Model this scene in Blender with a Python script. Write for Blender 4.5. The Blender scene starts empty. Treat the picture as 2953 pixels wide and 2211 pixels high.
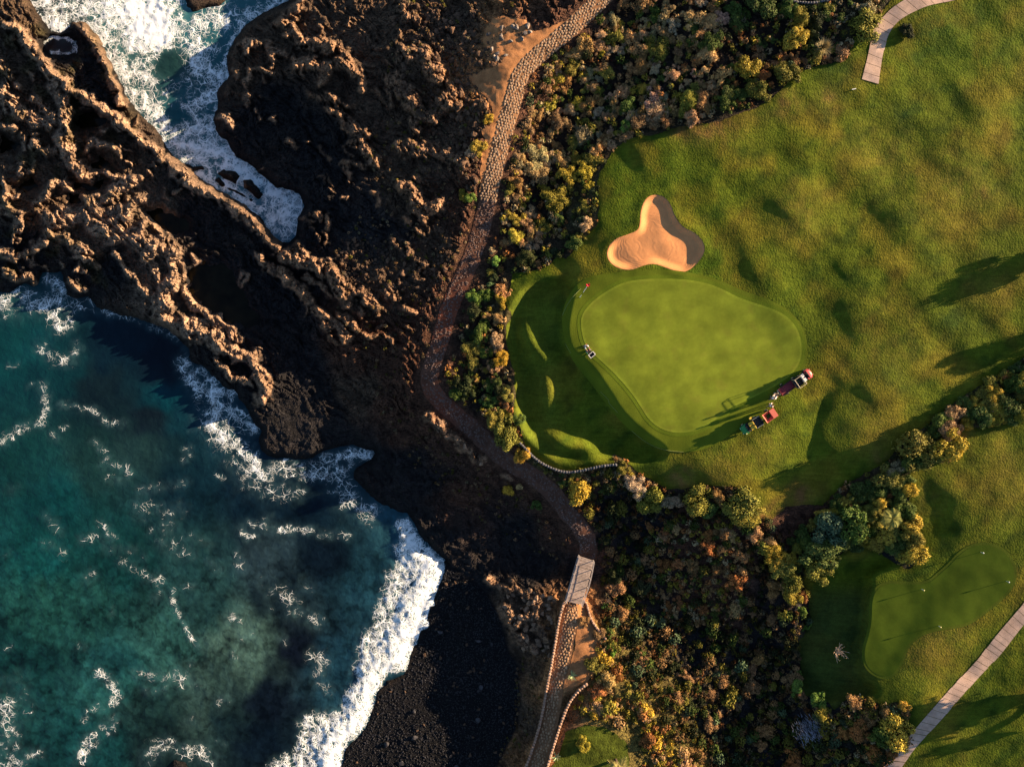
import bpy, bmesh, math, random
import numpy as np
from mathutils import Vector, Matrix
random.seed(7); rng = np.random.default_rng(7)
C = bpy.context.scene.collection
sc = bpy.context.scene
R = math.radians
# ------------------------------------------------------------------ camera, sky, sun
HC, ZG, WID = 96.0, 7.0, 134.2            # camera height, golf ground height, ground width in view (m)
K = WID / 2212.0
cam = bpy.data.cameras.new('camera'); co = bpy.data.objects.new('camera', cam); C.objects.link(co)
co.location = (0, 0, HC); co.rotation_euler = (0, 0, 0)
cam.sensor_width = 36; cam.lens = 36 * (HC - ZG) / WID; cam.clip_end = 3000; cam.clip_start = 0.5
sc.camera = co
SUN_EL, SUN_AZ = 12.5, 71.0
w = bpy.data.worlds.new('World'); sc.world = w; w.use_nodes = True
nt = w.node_tree; bg = nt.nodes['Background']
sky = nt.nodes.new('ShaderNodeTexSky'); sky.sky_type = 'NISHITA'; sky.sun_disc = False
sky.sun_elevation = R(SUN_EL); sky.sun_rotation = R(SUN_AZ); sky.air_density = 0.85; sky.dust_density = 0.6; sky.ozone_density = 2.0
nt.links.new(sky.outputs[0], bg.inputs[0]); bg.inputs[1].default_value = 0.05
sd_ = bpy.data.lights.new('sun', 'SUN'); sd_.energy = 5.0; sd_.angle = R(0.5); sd_.color = (1.0, 0.74, 0.47)
so = bpy.data.objects.new('sun', sd_); C.objects.link(so)
sv = Vector((math.sin(R(SUN_AZ)) * math.cos(R(SUN_EL)), math.cos(R(SUN_AZ)) * math.cos(R(SUN_EL)), math.sin(R(SUN_EL))))
so.rotation_euler = sv.to_track_quat('Z', 'Y').to_euler(); so.location = sv * 300
sc.view_settings.view_transform = 'Standard'; sc.view_settings.look = 'None'; sc.view_settings.gamma = 1
sc.view_settings.use_curve_mapping = False
sc.view_settings.exposure = 2.0
sc.render.engine = 'CYCLES'

# ------------------------------------------------------------------ plan coordinates
# (u, v): plan grid drawn over the place, 16.5 units to the metre at golf level
def conv(pts, ox, oy): return [(ox + a * .3393, oy + b * .3393) for a, b in pts]
def A1(*p): return conv(p, 0, 0)
def A2(*p): return conv(p, 734, 0)
def A3(*p): return conv(p, 1463, 0)
def B1(*p): return conv(p, 0, 547)
def B2(*p): return conv(p, 734, 547)
def B3(*p): return conv(p, 1463, 547)
def D1(*p): return conv(p, 0, 1094)
def D2(*p): return conv(p, 734, 1094)
def D3(*p): return conv(p, 1463, 1094)
def world(u, v, z):
    f = K * (HC - z) / (HC - ZG)
    return (u - 1106) * f, -(v - 828) * f, z

# ------------------------------------------------------------------ numpy noise
def _h(ix, iy, s):
    h = (ix.astype(np.int64) * 374761393 + iy.astype(np.int64) * 668265263 + s * 1442695041) & 0xffffffff
    h = ((h ^ (h >> 13)) * 1274126177) & 0xffffffff
    return ((h ^ (h >> 16)) & 0xffffff) / float(0xffffff)
def gn(x, y, s=0):
    ix = np.floor(x); iy = np.floor(y); fx = x - ix; fy = y - iy
    ux = fx * fx * fx * (fx * (fx * 6 - 15) + 10); uy = fy * fy * fy * (fy * (fy * 6 - 15) + 10)
    def g(dx, dy):
        a = _h(ix + dx, iy + dy, s) * 6.2832
        return np.cos(a) * (fx - dx) + np.sin(a) * (fy - dy)
    return ((g(0, 0) * (1 - ux) + g(1, 0) * ux) * (1 - uy) + (g(0, 1) * (1 - ux) + g(1, 1) * ux) * uy) * 1.5
def fbm(x, y, o=3, s=0):
    r = 0; a = 1.0; t = 0
    for i in range(o):
        r = r + a * gn(x * 2 ** i, y * 2 ** i, s + i * 17); t += a; a *= .5
    return r / t
def ridged(x, y, o=3, s=0):
    r = 0; a = 1.0; t = 0
    for i in range(o):
        r = r + a * (1 - 2 * np.abs(gn(x * 2 ** i, y * 2 ** i, s + i * 13))); t += a; a *= .5
    return r / t
def worley(x, y, s=0):
    ix = np.floor(x); iy = np.floor(y)
    f1 = np.full(x.shape, 9.); f2 = np.full(x.shape, 9.); cid = np.zeros(x.shape)
    for dx in (-1, 0, 1):
        for dy in (-1, 0, 1):
            cx = ix + dx; cy = iy + dy
            px = cx + _h(cx, cy, s); py = cy + _h(cx, cy, s + 5)
            d = np.hypot(px - x, py - y); c = _h(cx, cy, s + 9)
            near = d < f1
            f2 = np.where(near, f1, np.minimum(f2, d)); cid = np.where(near, c, cid); f1 = np.where(near, d, f1)
    return f1, f2, cid
def ss(a, b, x):
    t = np.clip((x - a) / (b - a), 0, 1); return t * t * (3 - 2 * t)
def seg_dist(u, v, pts, closed=False):
    d = np.full(u.shape, 1e9); par = np.zeros(u.shape); n = len(pts)
    for i in range(n if closed else n - 1):
        ax, ay = pts[i]; bx, by = pts[(i + 1) % n]
        ex, ey = bx - ax, by - ay; L = ex * ex + ey * ey + 1e-9
        t = np.clip(((u - ax) * ex + (v - ay) * ey) / L, 0, 1)
        dd = (u - ax - t * ex) ** 2 + (v - ay - t * ey) ** 2
        m = dd < d; d = np.where(m, dd, d); par = np.where(m, i + t, par)
    return np.sqrt(d), par
def sdpoly(u, v, pts):
    """distance to the outline, negative inside; exact only within the padded bounding box"""
    xs = [p[0] for p in pts]; ys = [p[1] for p in pts]; pad = 140
    out = np.full(u.shape, float(pad))
    m = (u > min(xs) - pad) & (u < max(xs) + pad) & (v > min(ys) - pad) & (v < max(ys) + pad)
    uu = u[m]; vv = v[m]
    if uu.size == 0: return out
    d, _ = seg_dist(uu, vv, pts, True)
    ins = np.zeros(uu.shape, bool); n = len(pts)
    for i in range(n):
        ax, ay = pts[i]; bx, by = pts[(i + 1) % n]
        if ay == by: continue
        c = ((ay > vv) != (by > vv)) & (uu < (bx - ax) * (vv - ay) / (by - ay) + ax)
        ins ^= c
    out[m] = np.where(ins, -d, d)
    return out
def chaikin(pts, n=2, closed=True):
    for _ in range(n):
        q = []; m = len(pts)
        for i in range(m if closed else m - 1):
            a = pts[i]; b = pts[(i + 1) % m]
            q += [(a[0] * .75 + b[0] * .25, a[1] * .75 + b[1] * .25), (a[0] * .25 + b[0] * .75, a[1] * .25 + b[1] * .75)]
        if not closed: q = [pts[0]] + q + [pts[-1]]
        pts = q
    return pts

# ------------------------------------------------------------------ outlines
INLET = A1((-60,-600),(200,0),(250,80),(300,150),(330,190),(380,200),(420,170),(455,110),(480,140),(540,130),(600,180),(660,260),(690,340),(740,430),(770,500),(800,560),(830,640),(900,720),(990,800),(1030,860),(1060,920),(1100,980),(1160,1030),(1230,1050),(1300,1050),(1320,1090),(1240,1095),(1260,1120),(1400,1210),(1460,1240),(1530,1280),(1600,1330),(1680,1400),(1700,1450),(1760,1520),(1830,1540),(1880,1500),(1890,1380),(1930,1310),(1900,1240),(1830,1210),(1760,1200),(1700,1150),(1640,1100),(1600,1060),(1500,1000),(1460,950),(1440,900),(1380,870),(1360,820),(1350,760),(1370,700),(1380,640),(1370,590),(1400,540),(1450,480),(1440,430),(1430,360),(1450,300),(1470,260),(1520,200),(1550,150),(1620,110),(1700,60),(1770,30),(1830,0),(2000,-600))
SEA = [(-4000, 640)] + B1((-300,300),(0,260),(60,270),(90,250),(150,200),(220,230),(250,200),(280,130),(330,140),(380,130),(400,200),(420,280),(480,300),(560,290),(600,340),(640,370),(700,370),(750,400),(860,420),(930,450),(1000,470),(1060,490),(1120,550),(1190,620),(1180,660),(1200,710),(1290,740),(1330,790),(1380,820),(1410,870),(1480,880),(1530,950),(1570,1010),(1600,1080),(1650,1130),(1630,1180),(1650,1270),(1690,1300),(1740,1320),(1850,1320),(1950,1330),(2000,1320),(2050,1280),(2130,1260),(2208,1240)) + \
      B2((80,1230),(150,1260),(210,1270),(190,1300),(100,1350),(70,1400),(80,1440),(150,1530),(230,1600)) + \
      D2((320,30),(380,60),(420,60),(460,110),(470,150),(500,190),(530,220),(570,270),(620,310),(665,370),(650,460),(610,500),(590,620),(540,650),(560,760),(490,790),(490,860),(440,880),(440,960),(400,1060),(280,1090),(270,1130),(230,1180),(220,1240),(200,1290),(180,1360),(130,1440),(70,1490),(30,1530),(20,1600),(0,1656),(-150,2300)) + [(400, 5000), (-4000, 5000)]
ISLES = [A1((1150,-300),(1150,0),(1170,50),(1220,100),(1330,70),(1400,60),(1480,0),(1560,-300)),
         A1((1370,1100),(1420,1070),(1500,1080),(1530,1120),(1500,1180),(1430,1150),(1400,1130)),
         A1((1540,1140),(1600,1130),(1640,1180),(1690,1240),(1640,1280),(1600,1240),(1550,1200)),
         A1((1390,1110),(1450,1180),(1560,1230),(1650,1285),(1600,1290),(1500,1235),(1400,1190),(1360,1150)),
         D1((1020,1750),(1060,1620),(1110,1590),(1180,1600),(1230,1650),(1250,1750))]
POOL = A1((290,270),(330,240),(420,245),(480,270),(490,330),(420,345),(330,340),(290,320))
POND = [B1((1180,120),(1300,60),(1450,90),(1520,180),(1560,300),(1640,380),(1660,460),(1560,460),(1440,420),(1330,330),(1220,240)),
        A1((930,1330),(1050,1340),(1180,1400),(1200,1480),(1120,1500),(1000,1430)),
        A1((460,1150),(560,1170),(680,1140),(670,1190),(560,1210),(470,1190)), A1((420,1230),(520,1240),(520,1290),(430,1300)),
        A1((480,760),(600,710),(690,760),(620,800),(500,830)), A1((0,870),(60,870),(130,930),(90,970),(0,970)), A1((560,1050),(640,1000),(710,1040),(640,1080),(570,1090)),
        A1((100,1180),(200,1140),(240,1180),(170,1230))]
BEACH = D2((665,370),(760,420),(860,480),(940,560),(1010,680),(1050,820),(1080,930),(1130,1010),(1150,1200),(1130,1400),(1080,1500),(1000,1656),(900,2300)) + D2((-100,2300),(0,1656),(60,1540),(200,1360),(240,1200),(420,1080),(500,880),(560,760),(600,640),(650,470))
LAWN1 = [(2212, 771)] + B3((2100,740),(2050,770),(1950,830),(1830,900),(1780,930),(1740,985),(1650,1030),(1590,1100),(1530,1130),(1450,1175),(1400,1240),(1330,1330),(1200,1400),(1060,1480),(1000,1530),(930,1600),(820,1600),(700,1610),(650,1656),(600,1700),(500,1690),(490,1600),(480,1540),(400,1490),(250,1480),(100,1490),(0,1500)) + \
        B2((2080,1500),(1960,1430),(1900,1400),(1800,1300),(1750,1275),(1735,1290),(1750,1345),(1600,1365),(1450,1385),(1370,1370),(1300,1335),(1230,1280),(1180,1230),(1150,1100),(1100,1000),(1120,900),(1110,760),(1085,680),(1060,560),(1060,460),(1100,400),(1040,300),(1090,200),(1100,130),(1200,120),(1330,80),(1380,20)) + \
        A2((1440,1650),(1500,1590),(1570,1500),(1640,1440),(1650,1300),(1640,1150),(1665,1090),(1710,1010),(1750,950),(1830,880),(2000,860)) + \
        A3((0,810),(150,790),(280,770),(400,720),(500,690),(600,630),(720,510),(740,465),(900,420),(1000,400),(1080,380),(1120,250),(1200,150),(1240,130),(1340,30),(1400,-40),(1400,-700)) + [(6000, -237), (6000, 800), (2500, 640)]
LAWN2 = [(6000, 900), (2400, 860)] + B3((2208,1060),(1950,1110),(1830,1110),(1790,1170),(1770,1290),(1700,1330),(1560,1340),(1480,1400),(1450,1500),(1490,1600)) + \
        D3((1500,60),(1550,330),(1480,400),(1400,370),(1300,300),(1200,250),(1060,280),(960,400),(880,430),(780,440),(830,560),(850,750),(780,850),(770,950),(790,1050),(800,1200),(960,1240),(1000,1300),(1060,1240),(1170,1200),(1300,1260),(1400,1240),(1470,1270),(1440,1380),(1470,1450),(1420,1560),(1290,1680),(1000,2400)) + [(6000, 1900)]
LAWN3 = D2((1400,1560),(1440,1430),(1560,1390),(1680,1400),(1760,1450),(1830,1500),(1840,1600),(1860,1800),(1300,1900),(1330,1700))
GREEN = chaikin([(1253,700),(1258,675),(1280,650),(1310,628),(1345,610),(1380,603),(1440,601),(1500,605),(1550,618),(1600,645),(1650,660),(1690,675),(1718,700),(1732,735),(1732,775),(1715,805),(1690,825),(1650,848),(1600,870),(1560,895),(1530,918),(1500,932),(1460,936),(1425,926),(1400,905),(1385,880),(1365,850),(1340,820),(1310,790),(1285,768),(1262,745)], 2)
BUNKER = chaikin([(1383,490),(1384,455),(1394,430),(1412,420),(1433,424),(1448,440),(1457,468),(1475,492),(1500,502),(1518,520),(1523,540),(1512,562),(1490,583),(1470,588),(1445,580),(1415,568),(1390,572),(1365,583),(1338,580),(1318,568),(1310,550),(1316,530),(1332,515),(1355,508),(1375,500)], 2)
GREEN2 = chaikin(D3((1270,520),(1240,600),(1240,720),(1220,820),(1190,920),(1200,1000),(1240,1050),(1310,1085),(1370,1070),(1420,1000),(1450,900),(1500,840),(1600,780),(1750,760),(1850,740),(1950,670),(2050,590),(2120,520),(2150,440),(2130,350),(2080,280),(1980,240),(1880,250),(1800,300),(1740,370),(1670,430),(1600,490),(1480,495),(1340,485)), 2)
PATH = A2((1950,-400),(1760,-90),(1640,20),(1490,165),(1350,280),(1210,395),(1145,480),(1112,600),(1080,720),(1040,860),(1005,1000),(975,1120),(950,1230),(930,1350),(890,1500),(840,1650)) + \
       B2((740,250),(680,400),(640,560),(590,700),(565,800),(585,880),(660,960),(740,1030),(850,1120),(960,1240),(1060,1320),(1180,1385),(1280,1455),(1370,1540),(1440,1640)) + D2((1540,140),(1590,240),(1570,320))
PATH2 = D2((1480,615),(1465,720),(1440,850),(1415,980),(1375,1100),(1360,1220),(1335,1380),(1290,1540),(1250,1656),(1180,1900))
DIRT = A2((1450,140),(1330,180),(1240,200),(1180,130),(1050,105),(970,120),(935,180),(915,260),(960,330),(1010,420),(900,450),(820,490),(870,560),(950,640),(980,700),(970,790),(900,830),(930,900),(905,1000),(895,1200),(920,1300),(1010,1000),(1080,640),(1140,460),(1250,350))
DIRT2 = D2((1520,590),(1575,640),(1600,740),(1680,830),(1720,950),(1640,1020),(1580,1110),(1460,1170),(1420,1160),(1500,900),(1515,700))
PATH_S = chaikin(PATH, 2, False); PATH2_S = chaikin(PATH2, 2, False)
CART_L = D3((2500,270),(2208,610),(2080,760),(1990,870),(1900,990),(1780,1110),(1640,1270),(1490,1440),(1390,1570),(1310,1656),(1100,1930))
CART_R = D3((2560,360),(2208,750),(2150,820),(2060,940),(1950,1050),(1860,1150),(1760,1260),(1680,1360),(1540,1500),(1430,1656),(1220,1930))
CART2_L = A3((1175,505),(1195,430),(1215,350),(1235,250),(1250,190),(1290,130),(1350,65),(1420,15),(1500,-30),(1620,-70),(1900,-150))
CART2_R = A3((1280,535),(1295,450),(1308,350),(1330,270),(1345,220),(1390,150),(1440,110),(1520,70),(1600,35),(1780,0),(1960,-50))

# ------------------------------------------------------------------ height and soil control points  (u, v, z, soil)
CP = [
 # golf side
 (1300,450,7.2,'s'),(1420,400,7.6,'s'),(1500,700,7.3,'s'),(1330,700,7.2,'s'),(1270,690,7.1,'s'),(1700,750,7.4,'s'),(1450,900,7.1,'s'),(1600,1000,6.9,'s'),(1800,900,7.6,'s'),(1700,500,8.4,'s'),(1900,400,9.0,'s'),(2100,300,9.6,'s'),(2200,600,10.0,'s'),(2000,700,9.0,'s'),(2150,800,9.2,'s'),(1900,150,9.6,'s'),(2250,50,10.6,'s'),(1750,1050,6.1,'r'),(1650,1110,5.9,'r'),(1690,1140,5.5,'r'),
 (2050,1050,8.2,'s'),(2200,1200,8.8,'s'),(2000,1250,7.2,'s'),(2100,1400,7.8,'s'),(1900,1400,6.6,'s'),(1780,1400,5.4,'s'),(2200,1600,8.4,'s'),(1950,1600,6.9,'s'),(1900,1200,6.4,'k'),
 (1175,700,6.6,'s'),(1200,850,6.4,'s'),(1200,950,6.0,'s'),(1120,650,5.6,'s'),(1115,850,5.3,'s'),(1330,965,6.4,'s'),(1240,700,7.0,'s'),(1260,790,6.9,'s'),(1280,930,6.3,'s'),(1340,900,6.9,'s'),
 # path and thicket beside it
 (1294,0,8.3,'r'),(1240,60,8.2,'r'),(1190,100,8.0,'r'),(1135,150,7.8,'r'),(1110,220,7.6,'r'),(1085,300,7.2,'r'),(1066,370,6.8,'r'),(1040,500,5.5,'r'),(1215,160,6.2,'d'),(1165,260,5.7,'d'),(1330,60,6.9,'d'),(985,630,4.9,'r'),(950,740,4.6,'r'),(935,830,4.4,'r'),(1020,930,4.2,'r'),(1130,1015,4.0,'r'),(1230,1110,3.8,'r'),(1265,1180,3.7,'r'),
 (1250,1240,1.6,'k'),(1150,1230,1.2,'k'),(1235,1310,3.7,'o'),(1200,1450,3.9,'o'),(1160,1656,4.2,'o'),
 (1270,220,6.2,'d'),(1170,400,5.2,'d'),(1500,100,8.6,'d'),(1700,100,9.2,'d'),(1140,560,5.4,'d'),(1050,700,4.8,'d'),(1060,850,4.6,'d'),(1400,180,7.3,'d'),(1040,120,7.7,'o'),(1080,70,8.0,'o'),(1050,200,7.3,'o'),(1150,60,8.2,'r'),
 # gully
 (880,900,2.4,'r'),(880,1000,1.5,'k'),(1000,1080,1.6,'r'),(1100,1150,1.6,'k'),(950,1150,1.3,'k'),(800,1000,1.0,'k'),(700,850,1.2,'k'),(620,650,1.3,'k'),(700,560,3.0,'k'),(800,600,3.8,'b'),(840,760,3.2,'r'),(700,950,1.0,'k'),(1040,1250,1.0,'k'),(1110,1310,2.2,'b'),(1150,1390,2.4,'b'),(1130,1550,2.0,'b'),(780,850,1.4,'b'),(900,1080,1.2,'k'),
 (760,730,3.0,'r'),(880,820,3.4,'r'),
 # lava flow right of the inlet
 (560,250,1.9,'k'),(520,150,1.8,'b'),(600,100,2.3,'b'),(640,20,2.6,'b'),(700,150,3.4,'b'),(800,200,4.6,'b'),(900,100,5.4,'b'),(1000,60,6.2,'b'),(950,300,5.3,'b'),(850,400,4.6,'b'),(700,330,3.2,'k'),(650,560,2.3,'k'),(720,480,3.0,'k'),(900,550,4.2,'b'),(650,240,2.8,'k'),(760,480,3.2,'g'),(830,500,3.5,'g'),
 # outer lava ridge
 (50,200,2.2,'b'),(200,350,1.8,'b'),(100,450,2.0,'b'),(300,450,2.2,'t'),(400,500,1.6,'k'),(450,600,.9,'k'),(520,700,1.0,'k'),(350,600,1.6,'t'),(200,600,1.4,'k'),(60,560,1.4,'k'),(550,800,1.2,'k'),(620,900,1.1,'k'),(650,800,1.0,'k'),(20,40,2.0,'b'),(230,180,1.3,'k'),(150,90,.9,'k'),(0,350,1.7,'b'),(200,500,2.0,'t'),
 # south thicket
 (1400,1100,3.8,'k'),(1350,1250,1.8,'k'),(1380,1160,2.4,'k'),(1500,1150,5.0,'r'),(1600,1200,5.2,'r'),(1550,1300,3.6,'r'),(1450,1340,2.2,'k'),(1500,1400,2.2,'k'),(1650,1400,2.8,'k'),(1700,1450,3.2,'k'),(1600,1520,2.4,'k'),(1400,1500,4.0,'y'),(1300,1400,3.9,'y'),(1350,1600,4.4,'y'),(1470,1640,4.0,'y'),(1560,1600,2.8,'k'),(1690,1600,3.0,'k'),(1750,1550,4.8,'k'),(1720,1320,5.0,'k'),(1300,1120,3.6,'k'),
 # beach
 (1000,1350,.9,'k'),(900,1600,.7,'k'),(1050,1450,1.1,'k'),(1000,1600,1.0,'k'),(840,1600,.3,'k'),(950,1300,.4,'k'),
 # sea bed
 (300,1100,-2.5,'k'),(100,900,-3,'k'),(500,1400,-1.6,'k'),(300,1600,-1.6,'k'),(330,100,-1.5,'k'),
]
SOIL = {'k': (.015,.0135,.0145), 'b': (.085,.054,.034), 't': (.13,.088,.060), 'r': (.075,.034,.020), 'o': (.33,.155,.062), 'd': (.020,.013,.009), 'g': (.028,.025,.026), 'y': (.13,.10,.026), 's': (.06,.05,.02)}  # k: black basalt, also standing in for shade in gullies and thicket
cp_u = np.array([c[0] for c in CP], float); cp_v = np.array([c[1] for c in CP], float); cp_z = np.array([c[2] for c in CP], float)
cp_c = np.array([SOIL[c[3]] for c in CP])
def _tps(r2): return .5 * r2 * np.log(r2 + 1e-6)
_S = 500.0; n_ = len(CP)
_x = cp_u / _S; _y = cp_v / _S
_r2 = (_x[:, None] - _x[None]) ** 2 + (_y[:, None] - _y[None]) ** 2
_M = np.zeros((n_ + 3, n_ + 3)); _M[:n_, :n_] = _tps(_r2) + np.eye(n_) * .0015
_P = np.stack([np.ones(n_), _x, _y], 1); _M[:n_, n_:] = _P; _M[n_:, :n_] = _P.T
_w = np.linalg.solve(_M, np.concatenate([cp_z, np.zeros(3)]))
def base(u, v):
    x = np.clip(u, -120, 2330) / _S; y = np.clip(v, -100, 1760) / _S
    r = _w[n_] + _w[n_ + 1] * x + _w[n_ + 2] * y
    for i in range(n_): r = r + _w[i] * _tps((x - _x[i]) ** 2 + (y - _y[i]) ** 2)
    return r
def soil(u, v):
    x = u + 40 * gn(u / 70, v / 70, 31); y = v + 40 * gn(u / 70, v / 70, 32)
    W = np.zeros(u.shape); c = np.zeros(u.shape + (3,))
    for i in range(n_):
        wt = 1 / (((x - cp_u[i]) ** 2 + (y - cp_v[i]) ** 2) / 900 + .3) ** 2
        W += wt; c += wt[..., None] * cp_c[i]
    return c / W[..., None]

# crests: outline, half width, height
RIDGES = [
 (A1((50,160),(140,230),(230,330),(340,490),(430,560)), 9, 2.6), (A1((430,560),(500,590),(640,680),(760,780),(850,860)), 8, 2.4),
 (A1((850,860),(950,930),(1060,1010),(1130,1070)), 8, 1.6), (A1((1130,1070),(1200,1150),(1300,1210),(1400,1240),(1500,1310),(1600,1400),(1690,1470),(1750,1560)), 11, 2.4),
 (B1((1650,20),(1720,90),(1800,130),(1860,190),(1950,280),(2010,350),(2080,410)), 8, 2.3), (B1((2080,410),(2150,470),(2208,540)), 9, 1.2),
 (A1((490,120),(560,200),(600,250),(640,330),(680,430),(720,530),(770,640)), 8, 2.2),
 (A1((350,560),(400,640),(420,720),(400,800),(400,900),(440,980),(470,1050),(540,1110)), 13, 1.7),
 (A1((0,600),(60,640),(130,710),(220,760),(320,790)), 13, 1.5), (A1((220,630),(260,680),(330,740)), 7, 1.2),
 (A1((540,1110),(640,1090),(740,1120)), 7, 1.0), (A1((250,1290),(330,1180),(390,1170)), 8, 1.3), (A1((440,1180),(470,1250),(560,1290),(700,1250),(800,1160),(860,1150)), 10, 1.5),
 (A1((550,960),(600,910),(700,930),(770,980)), 7, 1.3), (A1((540,770),(610,780),(660,820)), 6, 1.0), (A1((210,920),(270,950),(320,970)), 9, 1.2),
 (A1((330,1400),(450,1380),(600,1330),(700,1400),(800,1330)), 18, 1.1), (A1((600,1420),(700,1480),(850,1500),(930,1560),(1060,1600)), 16, 1.1), (A1((300,1480),(380,1500),(460,1560),(560,1600)), 9, 1.2),
 (A1((20,1340),(110,1360),(120,1440)), 9, 1.2), (A1((10,1600),(100,1640),(180,1600),(290,1540)), 8, 1.3), (A1((900,1440),(960,1400),(1010,1460)), 7, 1.0),
 (A1((30,1150),(40,1290),(60,1330)), 6, .8), (A1((140,1090),(200,1080),(210,1030)), 6, .8), (A1((0,400),(60,480),(110,540)), 7, .9),
 (B1((900,0),(960,60),(1000,130),(1030,200)), 8, 1.3), (B1((1100,0),(1120,100),(1090,200),(1040,300),(1020,400)), 14, 2.0), (B1((730,0),(790,70),(850,130),(880,220),(930,250)), 5, 1.1),
 (B1((1020,400),(1100,440),(1200,450),(1290,480),(1360,530),(1400,590)), 13, 2.2), (B1((1180,240),(1230,330),(1320,380),(1360,410),(1440,470),(1530,560)), 8, 1.7),
 (B1((1400,590),(1500,640),(1600,660),(1650,740),(1690,830),(1690,900),(1660,940)), 11, 2.3), (B1((1380,690),(1420,720),(1480,790),(1600,830)), 6, 1.2), (B1((1140,490),(1210,560)), 6, .9),
 (B1((30,120),(90,150),(180,160),(240,200),(310,250)), 7, 1.0), (B1((430,180),(480,210),(540,240)), 6, .9), (B1((480,20),(560,50),(620,80)), 6, .9), (B1((150,20),(200,60)), 9, .7),
 # right of the inlet
 (A1((1570,340),(1590,270),(1630,290)), 7, 1.3), (A1((1700,280),(1740,330),(1730,380)), 7, 1.3), (A1((1780,150),(1840,110),(1880,60),(1910,20)), 9, 1.5), (A1((1850,200),(1900,250),(1980,290),(2060,270),(2090,300)), 10, 1.6),
 (A1((1920,420),(1990,400),(2050,440),(2100,420),(2060,500)), 11, 1.4), (A1((2180,320),(2208,400)), 9, 1.3), (A1((1570,520),(1590,430),(1650,440),(1740,460)), 6, .9), (A1((1690,520),(1640,430)), 4, .5),
 (A1((1390,740),(1450,740),(1480,800)), 8, .8), (A1((2090,610),(2140,640),(2208,670)), 7, 1.2), (A1((2090,690),(2150,720),(2200,790)), 6, 1.1), (A1((1570,600),(1570,660)), 5, .7), (A1((1960,580),(2030,640)), 4, .7), (A1((1630,700),(1650,750)), 4, .6), (A1((1840,900),(1890,940)), 5, .7),
 (A2((0,390),(60,430),(130,480),(150,560)), 9, 1.4), (A2((440,340),(510,330),(560,400),(620,480)), 13, 1.5), (A2((350,510),(420,600),(480,690),(560,740),(640,700),(700,640)), 15, 1.5), (A2((390,1180),(450,1190),(500,1290),(560,1330),(620,1300)), 10, 1.8), (A2((470,1330),(530,1380)), 9, 1.2),
 (A2((390,60),(430,100),(500,120)), 7, 1.0), (A2((50,800),(110,860),(180,960),(220,1020)), 12, .9), (A2((20,1040),(150,1060)), 6, .7), (A2((380,930),(600,960),(760,1020)), 16, .9),
 (A1((1910,1400),(1960,1380),(2000,1400)), 5, .7), (A1((1830,1640),(1880,1560),(1920,1620),(1990,1650)), 8, 1.1),
 # orange rocks by the gully
 (B1((1830,20),(1920,60),(2020,90),(2110,130),(2160,200),(2208,280)), 13, 1.8), (B1((1940,150),(2040,190),(2100,280)), 6, 1.2), (B2((0,180),(50,230),(130,260),(240,345)), 7, 1.5), (B2((0,400),(50,420),(100,490)), 9, 1.2),
 (B2((130,220),(170,290)), 5, .7), (B2((290,220),(350,290)), 9, .7), (B2((560,1040),(640,1090),(700,1160),(760,1220),(800,1250)), 8, 1.2), (B2((820,1250),(860,1310),(910,1320)), 7, 1.0), (B2((1040,1410),(1090,1450)), 6, 1.0),
 # rocks above the pebble beach
 (D2((950,460),(1010,500),(1080,530)), 9, .9), (D2((1100,510),(1200,560),(1280,600),(1360,590)), 9, .9), (D2((1050,660),(1120,740),(1200,720),(1230,640)), 13, .9), (D2((1100,800),(1180,860),(1230,900)), 9, .7), (D2((1270,770),(1330,860)), 8, .9),
]
_rr = random.Random(21)
for (x0, x1, y0, y1, n, dr) in ((0, 430, 130, 590, 75, .8), (500, 900, 20, 480, 42, .9), (640, 900, 480, 760, 26, .6), (300, 560, 560, 760, 18, .8)):
    for _ in range(n):
        x = _rr.uniform(x0, x1); y = _rr.uniform(y0, y1); a = dr + _rr.uniform(-.9, .9); L = _rr.uniform(8, 34); p = []
        for k in range(4): p.append((x, y)); x += math.cos(a) * L / 3; y += math.sin(a) * L / 3; a += _rr.uniform(-.7, .7)
        RIDGES.append((p, _rr.uniform(2.2, 5.5), _rr.uniform(.35, 1.05)))
# smooth swells of the lawns: u, v, radius along, radius across, turn (deg), height
SWELLS = [
 (1715,440,80,38,70,.75),(1640,430,50,60,90,-.35),(1830,350,70,26,-30,.55),(1790,335,30,26,0,-.25),(2010,237,40,40,0,-.5),(1915,300,50,40,0,-.4),(2110,275,80,40,60,.6),(1960,470,120,45,60,.5),(1880,480,60,50,90,-.3),
 (2060,430,70,40,50,.4),(2150,470,60,50,60,-.3),(1560,330,90,40,20,.35),(1450,360,60,50,0,.3),(1350,450,40,60,0,-.3),(1575,450,50,70,80,-.35),(1650,600,110,26,-60,.35),(1720,590,120,34,-50,-.35),
 (2140,590,110,22,28,.75),(2090,575,120,26,28,-.55),(2055,680,60,35,30,-.3),(1985,640,60,40,40,.3),(1800,720,70,26,70,-.45),(1860,690,60,40,60,.35),(1860,930,100,62,80,.6),(1885,820,50,50,0,.35),(1960,790,60,30,30,.3),
 (1680,900,60,30,70,.35),(1640,960,60,30,40,.25),(1560,1015,70,22,0,.35),(1440,1015,50,24,20,-.6),(1700,1040,40,30,0,-.3),
 (1136,705,44,23,-78,1.5),(1152,745,30,22,-55,1.5),(1176,772,26,20,-25,1.3),(1181,838,46,22,-84,1.7),(1205,955,32,20,-20,1.6),(1240,964,38,21,5,1.7),(1275,978,26,19,-20,1.4),(1110,600,30,24,0,.3),
 (2040,1345,90,30,40,.25),(1995,1420,100,34,55,.35),(1985,1520,60,34,40,.5),(2120,1345,120,22,38,.25),(1990,1225,60,20,10,.3),(2060,1130,70,40,0,.3),
 (2150,1100,70,40,30,.35),(2000,1100,40,60,0,-.1),
]
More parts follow.
